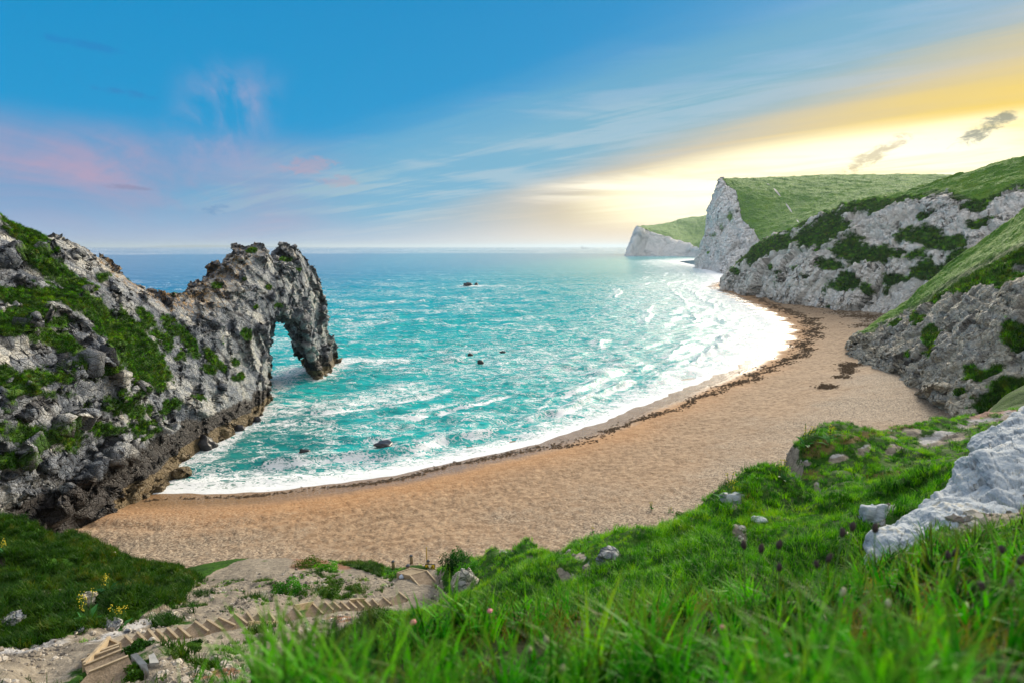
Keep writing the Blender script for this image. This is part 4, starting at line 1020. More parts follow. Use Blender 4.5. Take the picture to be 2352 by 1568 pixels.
def ground_full(x, y):
    z = base_z(x, y); r = np.hypot(x, y); P = np.stack((x, y, np.zeros_like(x)), -1)
    ds, _, pz_ = polydist(x, y, STEP_AXIS); path = np.interp(pz_, _al, _az) - .14
    kp = sstep(ds, 1.9, 1.1); z = z * (1 - kp) + path * kp
    k = sstep(ds, 1.1, 2.4) * sstep(z - beach_z(x, y)[0], .1, 2.0)
    V = np.stack((x, y, z), -1).reshape(-1, 3); soil = soil_value(V).reshape(np.shape(x))
    u, v = project(np.stack((x, y, z), -1)); gul = inpoly(u, v, SOIL_POLY)
    amp = np.clip((r - 2) / 14, .05, 1)
    hum = (np.abs(fbm(P / 3.6, 2, 711)) * 1.5 - .55) + np.abs(vnoise(P / 1.25, 712)) * .36 - .18 + fbm(P / .6, 2, 713) * .1
    hum = np.where(gul, hum * .45, hum)
    hum = hum * np.interp(r, [14, 26], [1, .5]) - .45 * sstep(r, 16, 30) * (x > 4)
    z = z + k * amp * hum
    rock = (ridged(P / 1.1, 3, 715) - .6) * .55 + fbm(P / .5, 3, 716) * .14
    z = z + k * amp * sstep(soil, -.05, .3) * rock * .8 + k * amp * sstep(soil, .15, -.2) * np.where(gul, .14, .1)
    gr_, gt_ = np.gradient(z, axis=0) / np.gradient(r, axis=0), np.gradient(z, axis=1) / (np.gradient(np.arctan2(x, y), axis=1) * r)
    steep = np.hypot(gr_, gt_); soil = np.where((x > -5) & ~gul & (y > 8), np.maximum(soil, np.clip(sstep(steep, 1.2, 2.0) * .75 - .5 + fbm(P / .7, 3, 719) * .4, -1, 1)), soil)
    lump = sstep(-x, 6, 11) * sstep(y, 14, 20)
    z = z + k * lump * sstep(soil, .1, -.2) * (fbm(P / .9, 3, 718) * .7 + .2)
    near_ = ds < 3.2
    for q in range(1, len(RPT)):                           # benches cut for the treads
        quad = np.array([RPT[q - 1][0][:2], RPT[q - 1][1][:2], RPT[q][1][:2], RPT[q][0][:2]]); c_ = quad.mean(0); e = quad - c_
        e = e * (1 + .16 / np.maximum(np.linalg.norm(e, axis=1, keepdims=True), .2)); quad = [tuple(p) for p in c_ + e]
        m_ = near_ & inpoly(x, y, quad); z = np.where(m_, np.minimum(z, RZ[q] - .1), z)
    return z, soil
def make_ground():
    na, nr = 620, 560
    th = np.concatenate((np.linspace(R(-95), R(-47), 40)[:-1], np.linspace(R(-47), R(47), na - 78), np.linspace(R(47), R(95), 40)[1:])); rr = np.concatenate((np.exp(np.linspace(math.log(.9), math.log(8), 150))[:-1], np.exp(np.linspace(math.log(8), math.log(80), nr - 149))))
    Th, Rr = np.meshgrid(th, rr); x = Rr * np.sin(Th); y = Rr * np.cos(Th)
    z, soil = ground_full(x, y)
    V = np.stack((x, y, z), -1).reshape(-1, 3)
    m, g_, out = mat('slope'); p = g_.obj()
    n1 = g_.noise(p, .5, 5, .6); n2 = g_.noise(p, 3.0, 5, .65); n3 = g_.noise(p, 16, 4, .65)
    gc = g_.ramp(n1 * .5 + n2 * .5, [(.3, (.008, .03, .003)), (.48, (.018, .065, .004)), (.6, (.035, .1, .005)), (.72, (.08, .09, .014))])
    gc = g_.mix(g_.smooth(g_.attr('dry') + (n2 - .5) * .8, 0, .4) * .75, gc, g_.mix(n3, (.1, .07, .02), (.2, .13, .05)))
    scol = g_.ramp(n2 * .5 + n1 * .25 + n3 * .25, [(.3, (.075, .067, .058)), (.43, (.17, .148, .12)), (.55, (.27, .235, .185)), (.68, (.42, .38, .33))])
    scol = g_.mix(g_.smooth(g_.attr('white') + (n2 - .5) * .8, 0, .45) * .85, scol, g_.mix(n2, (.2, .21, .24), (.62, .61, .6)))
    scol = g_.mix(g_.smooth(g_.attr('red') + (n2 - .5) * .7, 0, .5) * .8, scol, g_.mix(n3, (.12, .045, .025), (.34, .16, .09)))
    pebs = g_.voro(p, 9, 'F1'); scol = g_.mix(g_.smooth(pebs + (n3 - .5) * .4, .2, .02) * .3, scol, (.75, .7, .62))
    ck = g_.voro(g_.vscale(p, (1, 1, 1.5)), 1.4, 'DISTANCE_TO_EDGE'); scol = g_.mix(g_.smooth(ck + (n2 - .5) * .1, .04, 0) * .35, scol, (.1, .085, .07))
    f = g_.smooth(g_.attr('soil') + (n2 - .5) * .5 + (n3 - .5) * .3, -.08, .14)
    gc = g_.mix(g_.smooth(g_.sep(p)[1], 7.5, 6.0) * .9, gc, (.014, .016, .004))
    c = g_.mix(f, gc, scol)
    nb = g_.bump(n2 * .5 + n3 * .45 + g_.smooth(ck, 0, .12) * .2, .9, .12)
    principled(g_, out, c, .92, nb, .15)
    white = np.clip(imask(V, [b for b in BARE if b[0] > 1000] + [(60, 1480, 120, 20, -8), (300, 1440, 120, 12, -20)]), -1, 1)
    red = np.clip(imask(V, RED), -1, 1); dry = np.clip(imask(V, DRYG), -1, 1)
    me = mesh_np('ground', V, grid_faces(nr, na), {'soil': soil.ravel(), 'white': white, 'red': red, 'dry': dry}, m)
    tag(link('ground', me), kind='structure')
    return V.reshape(nr, na, 3), soil, th, rr
GV, GSOIL, GTH, GRR = make_ground()
def ground_at(x, y):
    """height and soil value of the built sheet (bilinear)"""
    x = np.asarray(x, float); y = np.asarray(y, float)
    a = np.interp(np.arctan2(x, y), GTH, np.arange(len(GTH))); b = np.interp(np.hypot(x, y), GRR, np.arange(len(GRR)))
    a = np.clip(a, 0, len(GTH) - 1.001); b = np.clip(b, 0, len(GRR) - 1.001); i, j = b.astype(int), a.astype(int); fi, fj = b - i, a - j
    Z = GV[..., 2]; L = lambda A: A[i, j] * (1 - fi) * (1 - fj) + A[i + 1, j] * fi * (1 - fj) + A[i, j + 1] * (1 - fi) * fj + A[i + 1, j + 1] * fi * fj
    return L(Z), L(GSOIL)
def hit(u, v, y0=1.2):
    """first point of ground or beach seen at a photograph pixel"""
    dr = ray(u, v); dr = dr / dr[1]
    Y = np.exp(np.linspace(math.log(y0), math.log(400), 3000)); x = dr[0] * Y; z = CAM_H + dr[2] * Y
    gz = np.where(np.hypot(x, Y) < 78, ground_at(x, Y)[0], -9); bz = beach_z(x, Y)[0]
    k = np.argmax(z < np.maximum(gz, bz)); return np.array((x[k], Y[k], max(gz[k], bz[k])))
print('ground', time.time() - T0)

# ================================================================== grass and low plants: one mesh of tufts each
def tuft_mesh(name, nb, hgt, spread, width, seed, mat_, lean=.35, droop=.5, seg=3):
    rng = random.Random(seed); mb = MB()
    for i in range(nb):
        a = rng.uniform(0, 6.283); r_ = spread * math.sqrt(rng.random()); x, y = r_ * math.cos(a), r_ * math.sin(a)
        az_ = rng.uniform(0, 6.283); ln = rng.uniform(0, lean); h_ = hgt * rng.uniform(.5, 1.1); w = width * rng.uniform(.6, 1.2)
        dx, dy = math.cos(az_), math.sin(az_); px, py = -dy, dx
        pts = []
        for k in range(seg + 1):
            t = k / seg; off = h_ * (ln * t + droop * rng.uniform(.6, 1.1) * t * t * t); z_ = h_ * (t - .25 * droop * t * t * t)
            ww = w * (1 - t)**.7 if k < seg else 0
            pts.append(((x + dx * off + px * ww / 2, y + dy * off + py * ww / 2, z_), (x + dx * off - px * ww / 2, y + dy * off - py * ww / 2, z_)))
        v = []
        for k in range(seg): v += [pts[k][0], pts[k][1]]
        v.append(pts[seg][0])
        f = [(2 * k, 2 * k + 1, 2 * k + 3, 2 * k + 2) for k in range(seg - 1)] + [(2 * seg - 2, 2 * seg - 1, 2 * seg)]
        mb.poly(v, f)
    me = bpy.data.meshes.new(name); me.from_pydata(mb.v, [], mb.f); me.materials.append(mat_); return me
def leaf_material(name, ramp_pts, sat=1.0, tip=None, rough=.5):
    m, g_, out = mat(name)
    oi = g_.node('ShaderNodeObjectInfo'); rnd = S(g_, oi.outputs['Random']); p = g_.pos()
    n1 = g_.noise(p, .9, 3, .6); n0 = g_.noise(p, .22, 3, .6)
    c = g_.ramp(rnd * .5 + n1 * .5 + n0 * .6 - .36, ramp_pts)
    hz = g_.sep(g_.obj())[2]
    if tip: c = g_.mix(g_.smooth(hz, tip[0], tip[1]) * tip[3], c, tip[2])
    d1 = g_.node('ShaderNodeBsdfPrincipled'); g_.link(c, d1.inputs['Base Color']); d1.inputs['Roughness'].default_value = rough; d1.inputs['Specular IOR Level'].default_value = .12
    tr = g_.node('ShaderNodeBsdfTranslucent'); g_.link(g_.mix(1.0, c, (1.6, 1.5, .5), 'MULTIPLY'), tr.inputs['Color'])
    mx = g_.node('ShaderNodeMixShader'); mx.inputs[0].default_value = .3
    g_.nt.links.new(d1.outputs[0], mx.inputs[1]); g_.nt.links.new(tr.outputs[0], mx.inputs[2]); g_.nt.links.new(mx.outputs[0], out.inputs[0])
    return m
M_GRASS = leaf_material('grass_blades', [(.16, (.001, .02, .001)), (.34, (.004, .085, .001)), (.49, (.02, .26, .001)), (.64, (.085, .46, .001)), (.84, (.26, .46, .004))], tip=(.16, .36, (.2, .24, .03), .5))
M_TURF = leaf_material('turf_blades', [(.14, (.003, .03, .001)), (.31, (.014, .12, .001)), (.45, (.06, .28, .001)), (.6, (.17, .46, .002)), (.84, (.3, .4, .008))])
M_DRY = leaf_material('dry_grass', [(.15, (.1, .055, .01)), (.45, (.2, .13, .02)), (.65, (.2, .24, .02)), (.85, (.3, .24, .06))])
M_LEDGE = leaf_material('ledge_grass_blades', [(.15, (.008, .03, .003)), (.4, (.02, .07, .004)), (.6, (.05, .11, .006)), (.8, (.1, .1, .014)), (.93, (.13, .09, .03))])
M_SHRUB = leaf_material('shrub_leaves', [(.15, (.008, .035, .002)), (.38, (.018, .075, .003)), (.6, (.045, .12, .004)), (.8, (.12, .12, .012)), (.92, (.16, .1, .03))])
def scatter(name, protos, P, rot, scl, label_kind='stuff'):
    """tufts standing on points P; one object, nothing countable"""
    rng = np.random.default_rng(len(P))
    me = bpy.data.meshes.new(name); me.vertices.add(len(P)); me.vertices.foreach_set('co', np.ascontiguousarray(P, np.float32).ravel())
    a = me.attributes.new('rot', 'FLOAT_VECTOR', 'POINT'); a.data.foreach_set('vector', np.ascontiguousarray(rot, np.float32).ravel())
    a = me.attributes.new('scl', 'FLOAT', 'POINT'); a.data.foreach_set('value', np.ascontiguousarray(scl, np.float32))
    which = rng.integers(0, len(protos), len(P)).astype(np.int32)
    a = me.attributes.new('which', 'INT', 'POINT'); a.data.foreach_set('value', which)
    o = link(name, me); tag(o, kind='stuff')
    ng = bpy.data.node_groups.new(name + '_nodes', 'GeometryNodeTree')
    ng.interface.new_socket('Geometry', in_out='INPUT', socket_type='NodeSocketGeometry'); ng.interface.new_socket('Geometry', in_out='OUTPUT', socket_type='NodeSocketGeometry')
    N_ = ng.nodes.new; L_ = ng.links.new
    gi, go = N_('NodeGroupInput'), N_('NodeGroupOutput'); jn = N_('GeometryNodeJoinGeometry')
    def named(nm, ty):
        n = N_('GeometryNodeInputNamedAttribute'); n.data_type = ty; n.inputs[0].default_value = nm; return n.outputs[0]
    for k, pm in enumerate(protos):
        po = bpy.data.objects.new(pm.name, pm)
        inf = N_('GeometryNodeObjectInfo'); inf.inputs['Object'].default_value = po; inf.inputs['As Instance'].default_value = True
        cmpn = N_('FunctionNodeCompare'); cmpn.data_type = 'INT'; cmpn.operation = 'EQUAL'
        L_(named('which', 'INT'), cmpn.inputs[2]); cmpn.inputs[3].default_value = k
        ip = N_('GeometryNodeInstanceOnPoints'); L_(gi.outputs[0], ip.inputs['Points']); L_(inf.outputs['Geometry'], ip.inputs['Instance']); L_(cmpn.outputs[0], ip.inputs['Selection'])
        L_(named('rot', 'FLOAT_VECTOR'), ip.inputs['Rotation']); L_(named('scl', 'FLOAT'), ip.inputs['Scale']); L_(ip.outputs[0], jn.inputs[0])
    L_(jn.outputs[0], go.inputs[0])
    md = o.modifiers.new('tufts', 'NODES'); md.node_group = ng
    return o
def on_ground(n, r0, r1, a0, a1, seed, smax=.0, power=1.0, cond=None):
    rng = np.random.default_rng(seed)
    r_ = (rng.random(n) * (r1**power - r0**power) + r0**power)**(1 / power); th = R(a0) + rng.random(n) * R(a1 - a0)
    x, y = r_ * np.sin(th), r_ * np.cos(th); z, so = ground_at(x, y); P = np.stack((x, y, z), -1)
    k = so < smax + .15 * rng.standard_normal(n)
    bz = beach_z(x, y)[0]; k &= z > bz + .05
    ds, _, _ = polydist(x, y, STEP_AXIS); k &= ds > 1.25
    if cond is not None: k &= cond(P)
    P = P[k]; n = len(P)
    rot = np.stack((rng.normal(0, .12, n), rng.normal(0, .12, n), rng.uniform(0, 6.283, n)), -1)
    return P, rot, rng
gr_a = [tuft_mesh('grass_tuft', 9, .4, .045, .019, 10 + k, M_GRASS, .28, .55, 5) for k in range(6)]
gr_b = [tuft_mesh('turf_tuft', 18, .25, .12, .015, 20 + k, M_TURF, .5, .5, 3) for k in range(4)]
gr_c = [tuft_mesh('turf_clump', 26, .34, .24, .026, 30 + k, M_TURF, .6, .5, 2) for k in range(4)]
gr_d = [tuft_mesh('ledge_tuft', 22, .3, .22, .03, 35 + k, M_LEDGE, .6, .5, 2) for k in range(3)]
dr_a = [tuft_mesh('dry_tuft', 9, .26, .14, .008, 40 + k, M_DRY, .7, .5, 3) for k in range(3)]
sh_a = [tuft_mesh('shrub_tuft', 46, .42, .3, .05, 50 + k, M_SHRUB, .9, .3, 2) for k in range(4)]
P, rot, rng = on_ground(7800, .9, 8.2, -40, 75, 1, power=1.35, cond=lambda P: fbm(P / .4, 2, 4) > -.02)
scatter('bluff_grass', gr_a, P, rot, rng.uniform(.55, 1.15, len(P)) * np.interp(np.hypot(P[:, 0], P[:, 1]), [1, 1.8, 3, 5], [.5, .75, 1.0, .8]) * np.interp(fbm(P / .55, 2, 41), [-.3, .35], [.42, 1.4]))
P, rot, rng = on_ground(3200, 2.4, 8.2, -40, 75, 2, cond=lambda P: fbm(P / .8, 2, 14) > .06)
scatter('bluff_dry_grass', dr_a, P, rot, rng.uniform(.4, .95, len(P)))
P, rot, rng = on_ground(26000, 7.0, 24, -20, 47, 3, power=1.6)
scatter('hummock_grass', gr_b, P, rot, rng.uniform(.45, .95, len(P)) * np.interp(fbm(P / 2.5, 2, 31), [-.4, .4], [.6, 1.2]))
P, rot, rng = on_ground(16000, 16, 52, -20, 47, 4, power=1.6)
scatter('slope_grass', gr_c, P, rot, rng.uniform(.4, .85, len(P)))
P, rot, rng = on_ground(9000, 12, 46, -20, 47, 5, cond=lambda P: imask(P, DRYG) + fbm(P / 1.5, 2, 3) * .4 > .1)
scatter('slope_dry_grass', dr_a, P, rot, rng.uniform(.8, 1.5, len(P)))
leftc = lambda P: P[:, 0] < -.22 * P[:, 1]
P, rot, rng = on_ground(26000, 9, 46, -47, -14, 6, smax=-.05, power=1.4, cond=leftc)
kk = rng.random(len(P)) < .5
scatter('mound_shrubs', sh_a, P[kk], rot[kk], rng.uniform(.35, .95, kk.sum()))
scatter('mound_grass', gr_d, P[~kk], rot[~kk], rng.uniform(.5, 1.1, (~kk).sum()))
P, rot, rng = on_ground(9000, 9, 40, -46, -2, 16, smax=2.0, power=1.3, cond=lambda P: (fbm(P / 1.1, 3, 33) > .17) & (P[:, 0] < 1.0 - .12 * P[:, 1]))
scatter('gully_tufts', sh_a + gr_c, P, rot, rng.uniform(.2, .55, len(P)))
# plants rooted on the ledges of the arch cliff
front = AN[:, 0] > -.3
cand = np.where((AVEG + .3 * (np.random.default_rng(5).random(len(AVEG)) - .5) > .04) & front & (AV[:, 2] > 4))[0]; rng = np.random.default_rng(7)
cand = rng.choice(cand, min(14000, len(cand)), replace=False)
P = AV[cand] - AN[cand] * .05; n = len(P)
nx, ny, nz = (AN[cand] * .6 + np.array((0, 0, .6))).T
rot = np.stack((-np.arctan2(ny, nz) , np.arctan2(nx, np.hypot(ny, nz)), rng.uniform(0, 6.28, n)), -1)
scatter('ledge_plants', sh_a, P[: n * 3 // 10], rot[: n * 3 // 10], rng.uniform(.4, 1.0, n * 3 // 10))
scatter('ledge_grass', gr_d[:2] + gr_c[:1], P[n * 3 // 10:], rot[n * 3 // 10:], rng.uniform(.6, 1.4, n - n * 3 // 10))
# loose stones and grit over the bare ground
def pebble(seed):
    rg = random.Random(seed); V_ = []
    for k in range(3):
        zz, q = (-.3, 0.1, .42)[k], (.8, 1.0, .55)[k]
        V_ += [(q * math.cos(j * 1.0472 + k * .4) * rg.uniform(.35, .6), q * math.sin(j * 1.0472 + k * .4) * rg.uniform(.3, .5), zz * rg.uniform(.6, 1)) for j in range(6)]
    f = [(k * 6 + j, k * 6 + (j + 1) % 6, k * 6 + 6 + (j + 1) % 6, k * 6 + 6 + j) for k in range(2) for j in range(6)] + [tuple(range(12, 18))]
    me = bpy.data.meshes.new('pebble'); me.from_pydata(V_, [], f); me.materials.append(M_RUB); return me
m_, g_, o_ = mat('rubble_stone'); r_ = S(g_, g_.node('ShaderNodeObjectInfo').outputs['Random'])
principled(g_, o_, g_.mix(g_.noise(g_.obj(), 5, 3, .6) * .5, g_.ramp(r_, [(.1, (.12, .11, .1)), (.5, (.33, .29, .24)), (.9, (.6, .56, .5))]), (.2, .17, .14)), .9, None, .15); M_RUB = m_
rng = np.random.default_rng(61); n = 42000; r_ = np.exp(rng.uniform(math.log(9), math.log(44), n)); th = rng.uniform(R(-46), R(44), n); x, y = r_ * np.sin(th), r_ * np.cos(th); z, so = ground_at(x, y)
k = (so > .02) & (z > beach_z(x, y)[0] - .05) & (polydist(x, y, STEP_AXIS)[0] > 1.1) & ((fbm(np.stack((x, y, z), -1) / 1.4, 3, 66) > .04) | (rng.random(n) < .12)); P = np.stack((x, y, z), -1)[k]; n = len(P)
scatter('rubble', [pebble(q) for q in range(5)], P, rng.uniform(-.4, 6.28, (n, 3)) * (.1, .1, 1), .035 + .22 * rng.random(n)**6 + .06 * rng.random(n))
def cliff_plants(name, V, veg, N, n, s0, s1, seed, lim):
    rng = np.random.default_rng(seed); to = np.array((0, 0, CAM_H)) - V; ok = (veg + .3 * (rng.random(len(V)) - .5) > .06) & (V[:, 2] > 2) & ((N * to).sum(1) > 0) & lim(V)
    k = np.where(ok)[0]; k = rng.choice(k, min(n, len(k)), replace=False); n = len(k)
    scatter(name, sh_a[:1] + gr_d[:1] + gr_c[:2], V[k], np.stack((rng.normal(0, .2, n), rng.normal(0, .2, n), rng.uniform(0, 6.28, n)), -1), rng.uniform(s0, s1, n))
cliff_plants('chalk_cliff_plants', MV, MVEG, MN, 9000, 1.6, 4.2, 71, lambda V: line_mask(V, [(1650, 530), (1775, 525), (1920, 470), (2100, 450), (2250, 465), (2420, 400)], 10) < .2)
cliff_plants('limestone_cliff_plants', NV, NVEG, NN, 9000, .8, 2.2, 72, lambda V: line_mask(V, [(1990, 778), (2060, 738), (2110, 712), (2180, 665), (2250, 625), (2352, 575), (2480, 500)], 10) < .1)
print('grass', time.time() - T0)

# ================================================================== air
def make_haze():
    x0, x1, y0, y1, z0, z1 = -70000, 70000, -400, 70000, -30, 165
    v = [(x, y, z) for z in (z0, z1) for y in (y0, y1) for x in (x0, x1)]
    me = bpy.data.meshes.new('haze'); me.from_pydata(v, [], [(0, 2, 3, 1), (4, 5, 7, 6), (0, 1, 5, 4), (2, 6, 7, 3), (0, 4, 6, 2), (1, 3, 7, 5)])
    m = bpy.data.materials.new('haze_air'); m.use_nodes = True; n = m.node_tree; n.nodes.clear()
    o = n.nodes.new('ShaderNodeOutputMaterial'); pv = n.nodes.new('ShaderNodeVolumePrincipled')
    pv.inputs['Color'].default_value = (.62, .76, .88, 1); pv.inputs['Density'].default_value = HAZE; pv.inputs['Anisotropy'].default_value = .35
    n.links.new(pv.outputs[0], o.inputs['Volume']); me.materials.append(m)
    tag(link('haze', me), kind='stuff')
HAZE = .000055
make_haze()

# ================================================================== built things: steps, platform, posts, sign
def simple_mat(name, ramp_pts, scale=3.0, rough=.85, stretch=(1, 1, 1), bump=.5, bd=.02):
    m, g_, out = mat(name); p = g_.vscale(g_.obj(), stretch); n1 = g_.noise(p, scale, 5, .65); n2 = g_.noise(p, scale * 6, 3, .6)
    c = g_.ramp(n1 * .6 + n2 * .4, ramp_pts); principled(g_, out, c, rough, g_.bump(n1 * .5 + n2 * .5, bump, bd), .25); return m
M_WOOD = simple_mat('weathered_timber', [(.3, (.2, .15, .09)), (.5, (.38, .3, .2)), (.7, (.52, .43, .3))], 1.5, .8, (1, 1, 6))
M_POST = simple_mat('post_timber', [(.3, (.12, .09, .05)), (.5, (.25, .19, .11)), (.7, (.36, .28, .17))], 4, .85, (6, 6, 1))
M_CAP = simple_mat('post_cap', [(.3, (.05, .055, .065)), (.7, (.12, .13, .15))], 6)
M_TREAD = simple_mat('step_gravel', [(.3, (.1, .075, .05)), (.5, (.19, .145, .1)), (.7, (.3, .24, .175))], 2.5, .95, (1, 1, 1), .9, .05)
M_DARK = simple_mat('sign_dark', [(.3, (.012, .03, .06)), (.7, (.02, .05, .09))], 5, .5)
def flat_mat(name, c, rough=.6):
    m, g_, out = mat(name); principled(g_, out, c, rough); return m
M_YEL = flat_mat('sign_yellow', (.75, .55, .03)); M_WHT = flat_mat('sign_white', (.8, .8, .78)); M_BLU = flat_mat('sign_blue', (.02, .16, .3)); M_BLK = flat_mat('sign_black', (.015, .015, .015)); M_GLD = flat_mat('pole_yellow', (.42, .27, .05))

steps = tag(empty('beach_steps', RPT[8][0]), 'long flight of timber edged gravel steps winding down the gully to the beach', 'steps')
bpy.context.view_layer.update()
S0 = Vector(steps.location)
def local(p, o=S0): return tuple(Vector(p) - o)
for k in range(1, len(RPT)):
    (a0, b0), (a1, b1) = RPT[k - 1], RPT[k]; z = RZ[k]
    q = [np.array((*a0[:2], z)), np.array((*b0[:2], z)), np.array((*b1[:2], z)), np.array((*a1[:2], z))]
    rise = RZ[k] - (RZ[k + 1] if k + 1 < len(RZ) else RZ[k] - .3)
    # gravel tread, slightly dished
    mb = MB(); n_ = 5
    v = [tuple(q[0] * (1 - i / n_) * (1 - j / n_) + q[1] * (i / n_) * (1 - j / n_) + q[2] * (i / n_) * (j / n_) + q[3] * (1 - i / n_) * (j / n_) + np.array((0, 0, -.05 * math.sin(math.pi * i / n_) * math.sin(math.pi * j / n_) - .02))) for j in range(n_ + 1) for i in range(n_ + 1)]
    low = [tuple(p - np.array((0, 0, .4))) for p in q]
    fs = [(j * (n_ + 1) + i, j * (n_ + 1) + i + 1, (j + 1) * (n_ + 1) + i + 1, (j + 1) * (n_ + 1) + i) for j in range(n_) for i in range(n_)]
    mb.poly([local(p) for p in v], fs)
    N_ = n_ + 1; top = [0, n_, N_ * N_ - 1, N_ * n_]
    b = len(mb.v); mb.v += [local(p) for p in low]
    for i in range(4): mb.f.append((top[i], b + i, b + (i + 1) % 4, top[(i + 1) % 4]))
    st = mb.build('step', M_TREAD, steps)
    d_ = Vector(b1) - Vector(a1); d_.z = 0; w_ = min(.09, .05 + .0012 * a1[1])
    h_ = max(rise + .06, .18)
    ctr = (np.array(a1) + np.array(b1)) / 2
    MB().bar(local((*a1[:2], z + .025 - h_ / 2)), local((*b1[:2], z + .025 - h_ / 2)), w_, h_).build('riser_board', M_WOOD, st)
for (i0, i1, side) in ((15, 18, 1), (2, 5, 0), (19, 20, 0), (24, 26, 0)):
    p, q = RPT[i0][side], RPT[i1][side]; p = np.array(p) + (0, 0, -.08); q = np.array(q) + (0, 0, -.08)
    MB().bar(local(p), local(q), .08, .3).build('kerb_board', M_WOOD, steps)

A_, B_, C_, D_ = [at(*c1(x, y), z=DECK_Z) for x, y in ((475, 735), (868, 613), (1250, 685), (808, 803))]
E_, F_, G_ = at(*c1(1075, 1100), z=DECK_Z + .25), at(*c1(600, 1280), z=DECK_Z + .55), at(*c1(1610, 1100), z=DECK_Z + .3)
plat = tag(empty('timber_platform', (*((A_ + C_) / 2)[:2], 6.4)), 'timber decked platform with gravel ramp at the foot of the steps', 'platform'); O_ = Vector(plat.location)
nP = 13
for k in range(nP):                                     # deck planks run from the left edge to the right edge
    t0, t1 = k / nP, (k + .9) / nP
    f = lambda s0, t: (np.array(A_) * (1 - t) + np.array(B_) * t) if s0 else (np.array(D_) * (1 - t) + np.array(C_) * t)
    q = [f(1, t0), f(0, t0), f(0, t1), f(1, t1)]
    MB().prism([local(p + (0, 0, -.05), O_) for p in q], [local(p, O_) for p in q]).build('deck_board', M_WOOD, plat)
for p, q in ((A_, D_), (B_, C_), (A_, B_)):
    MB().bar(local(p + (0, 0, -.18), O_), local(q + (0, 0, -.18), O_), .09, .42).build('edge_beam', M_WOOD, plat)
g_q = [D_, C_, G_, F_ * .25 + G_ * .75, F_, E_]
rp = MB(); rp.prism([local(p + (0, 0, -.6), O_) for p in (D_, E_, G_, C_)], [local(p + (0, 0, -.02), O_) for p in (D_, E_, G_, C_)]); rp.build('gravel_ramp', M_TREAD, plat)
for p, q in ((D_, E_), (E_, F_), (C_, G_)):
    MB().bar(local(p + (0, 0, -.07), O_), local(q + (0, 0, -.07), O_), .09, .24).build('edge_board', M_WOOD, plat)

def post(base, h, r, label, nm='wooden_post', group='round timber posts around the platform'):
    o = tag(empty(nm, base), label, 'post', group)
    MB().tube([(0, 0, -.3), (.02, 0, h * .5), (.0, .01, h)], [r, r, r * .97], 10).build('shaft', M_POST, o, True)
    MB().tube([(0, .01, h), (0, .01, h + r * .3), (0, .01, h + r * .75)], [r * 1.08, r * 1.02, r * .5], 10).build('cap', M_CAP, o, True)
    return o
Y1 = hit(*c1(380, 650)); Y2 = hit(*c1(850, 540))
def hpx(base, dpx): return dpx * np.linalg.norm(base - (0, 0, CAM_H)) / FPX / math.cos(math.atan2(CAM_H - base[2], math.hypot(base[0], base[1])))
post(Y1, hpx(Y1, 170 * .08854), .13, 'short round timber post standing alone in the sand, leftmost of the posts')
post(Y2, hpx(Y2, 200 * .08854), .13, 'short round timber post in the sand just behind the deck')
b3 = at(*c1(775, 1000), z=6.9); post(b3, hpx(b3, 370 * .08854), .15, 'tall round timber post at the front corner of the deck')
b4 = at(*c1(1292, 745), z=7.3)
sg = tag(empty('warning_sign', b4), 'yellow and blue warning sign with two triangles on a capped post by the deck', 'sign')
hs = hpx(b4, 265 * .08854)
MB().tube([(0, 0, -.3), (0, 0, hs)], .12, 10).build('post', M_POST, sg, True)
MB().tube([(0, 0, hs), (0, 0, hs + .1)], [.13, .07], 10).build('post_cap', M_CAP, sg, True)
pw, phh = .72, .95; pz = hs - .13 - phh / 2; py = -.15; ox = .14
MB().box((ox, py, pz), (pw, .03, phh)).build('panel', M_DARK, sg)
MB().box((ox, py - .02, pz + .24), (pw - .08, .006, .4)).build('yellow_field', M_YEL, sg)
for dx in (-.16, .16):
    tri = MB().prism([(ox + dx - .13, py - .026, pz + .12), (ox + dx + .13, py - .026, pz + .12), (ox + dx, py - .026, pz + .36)], [(ox + dx - .13, py - .03, pz + .12), (ox + dx + .13, py - .03, pz + .12), (ox + dx, py - .03, pz + .36)]).build('warning_triangle', M_BLK, sg)
    MB().box((ox + dx, py - .034, pz + .19), (.06, .006, .1)).build('triangle_mark', M_YEL, tri)
MB().prism([(ox - .14, py - .026, pz + .42), (ox + .14, py - .026, pz + .42), (ox, py - .026, pz + .16)], [(ox - .14, py - .031, pz + .42), (ox + .14, py - .031, pz + .42), (ox, py - .031, pz + .16)]).build('white_field', M_WHT, sg)
MB().box((ox, py - .02, pz - .2), (pw - .08, .006, .36)).build('blue_field', M_BLU, sg)
MB().prism([(ox - .1, py - .028, pz - .24), (ox + .12, py - .028, pz - .2), (ox + .14, py - .028, pz - .14), (ox - .06, py - .028, pz - .16)], [(ox - .1, py - .032, pz - .24), (ox + .12, py - .032, pz - .2), (ox + .14, py - .032, pz - .14), (ox - .06, py - .032, pz - .16)]).build('white_mark', M_WHT, sg)
MB().box((ox, py - .02, pz - phh / 2 + .05), (pw - .08, .006, .06)).build('yellow_strip', M_YEL, sg)
b5 = b4 + np.array((-.14, .25, 0)); hp = hpx(b5, 530 * .08854)
pole = tag(MB().tube([(0, 0, -.3), (0, 0, hp)], .035, 8).build('marker_pole', M_GLD, None, True, b5), 'thin tall yellowish pole standing behind the warning sign', 'pole')
bag = hit(*c1(590, 885)); 
bm_ = MB(); rg = random.Random(3)
bm_.tube([(0, 0, 0), (.02, 0, .1), (.05, .02, .22), (.03, 0, .32)], [.16, .2, .15, .03], 7)
tag(bm_.build('plastic_bag', flat_mat('bag_plastic', (.5, .58, .72), .4), None, True, bag), 'small pale bag lying under the left edge of the deck', 'bag')
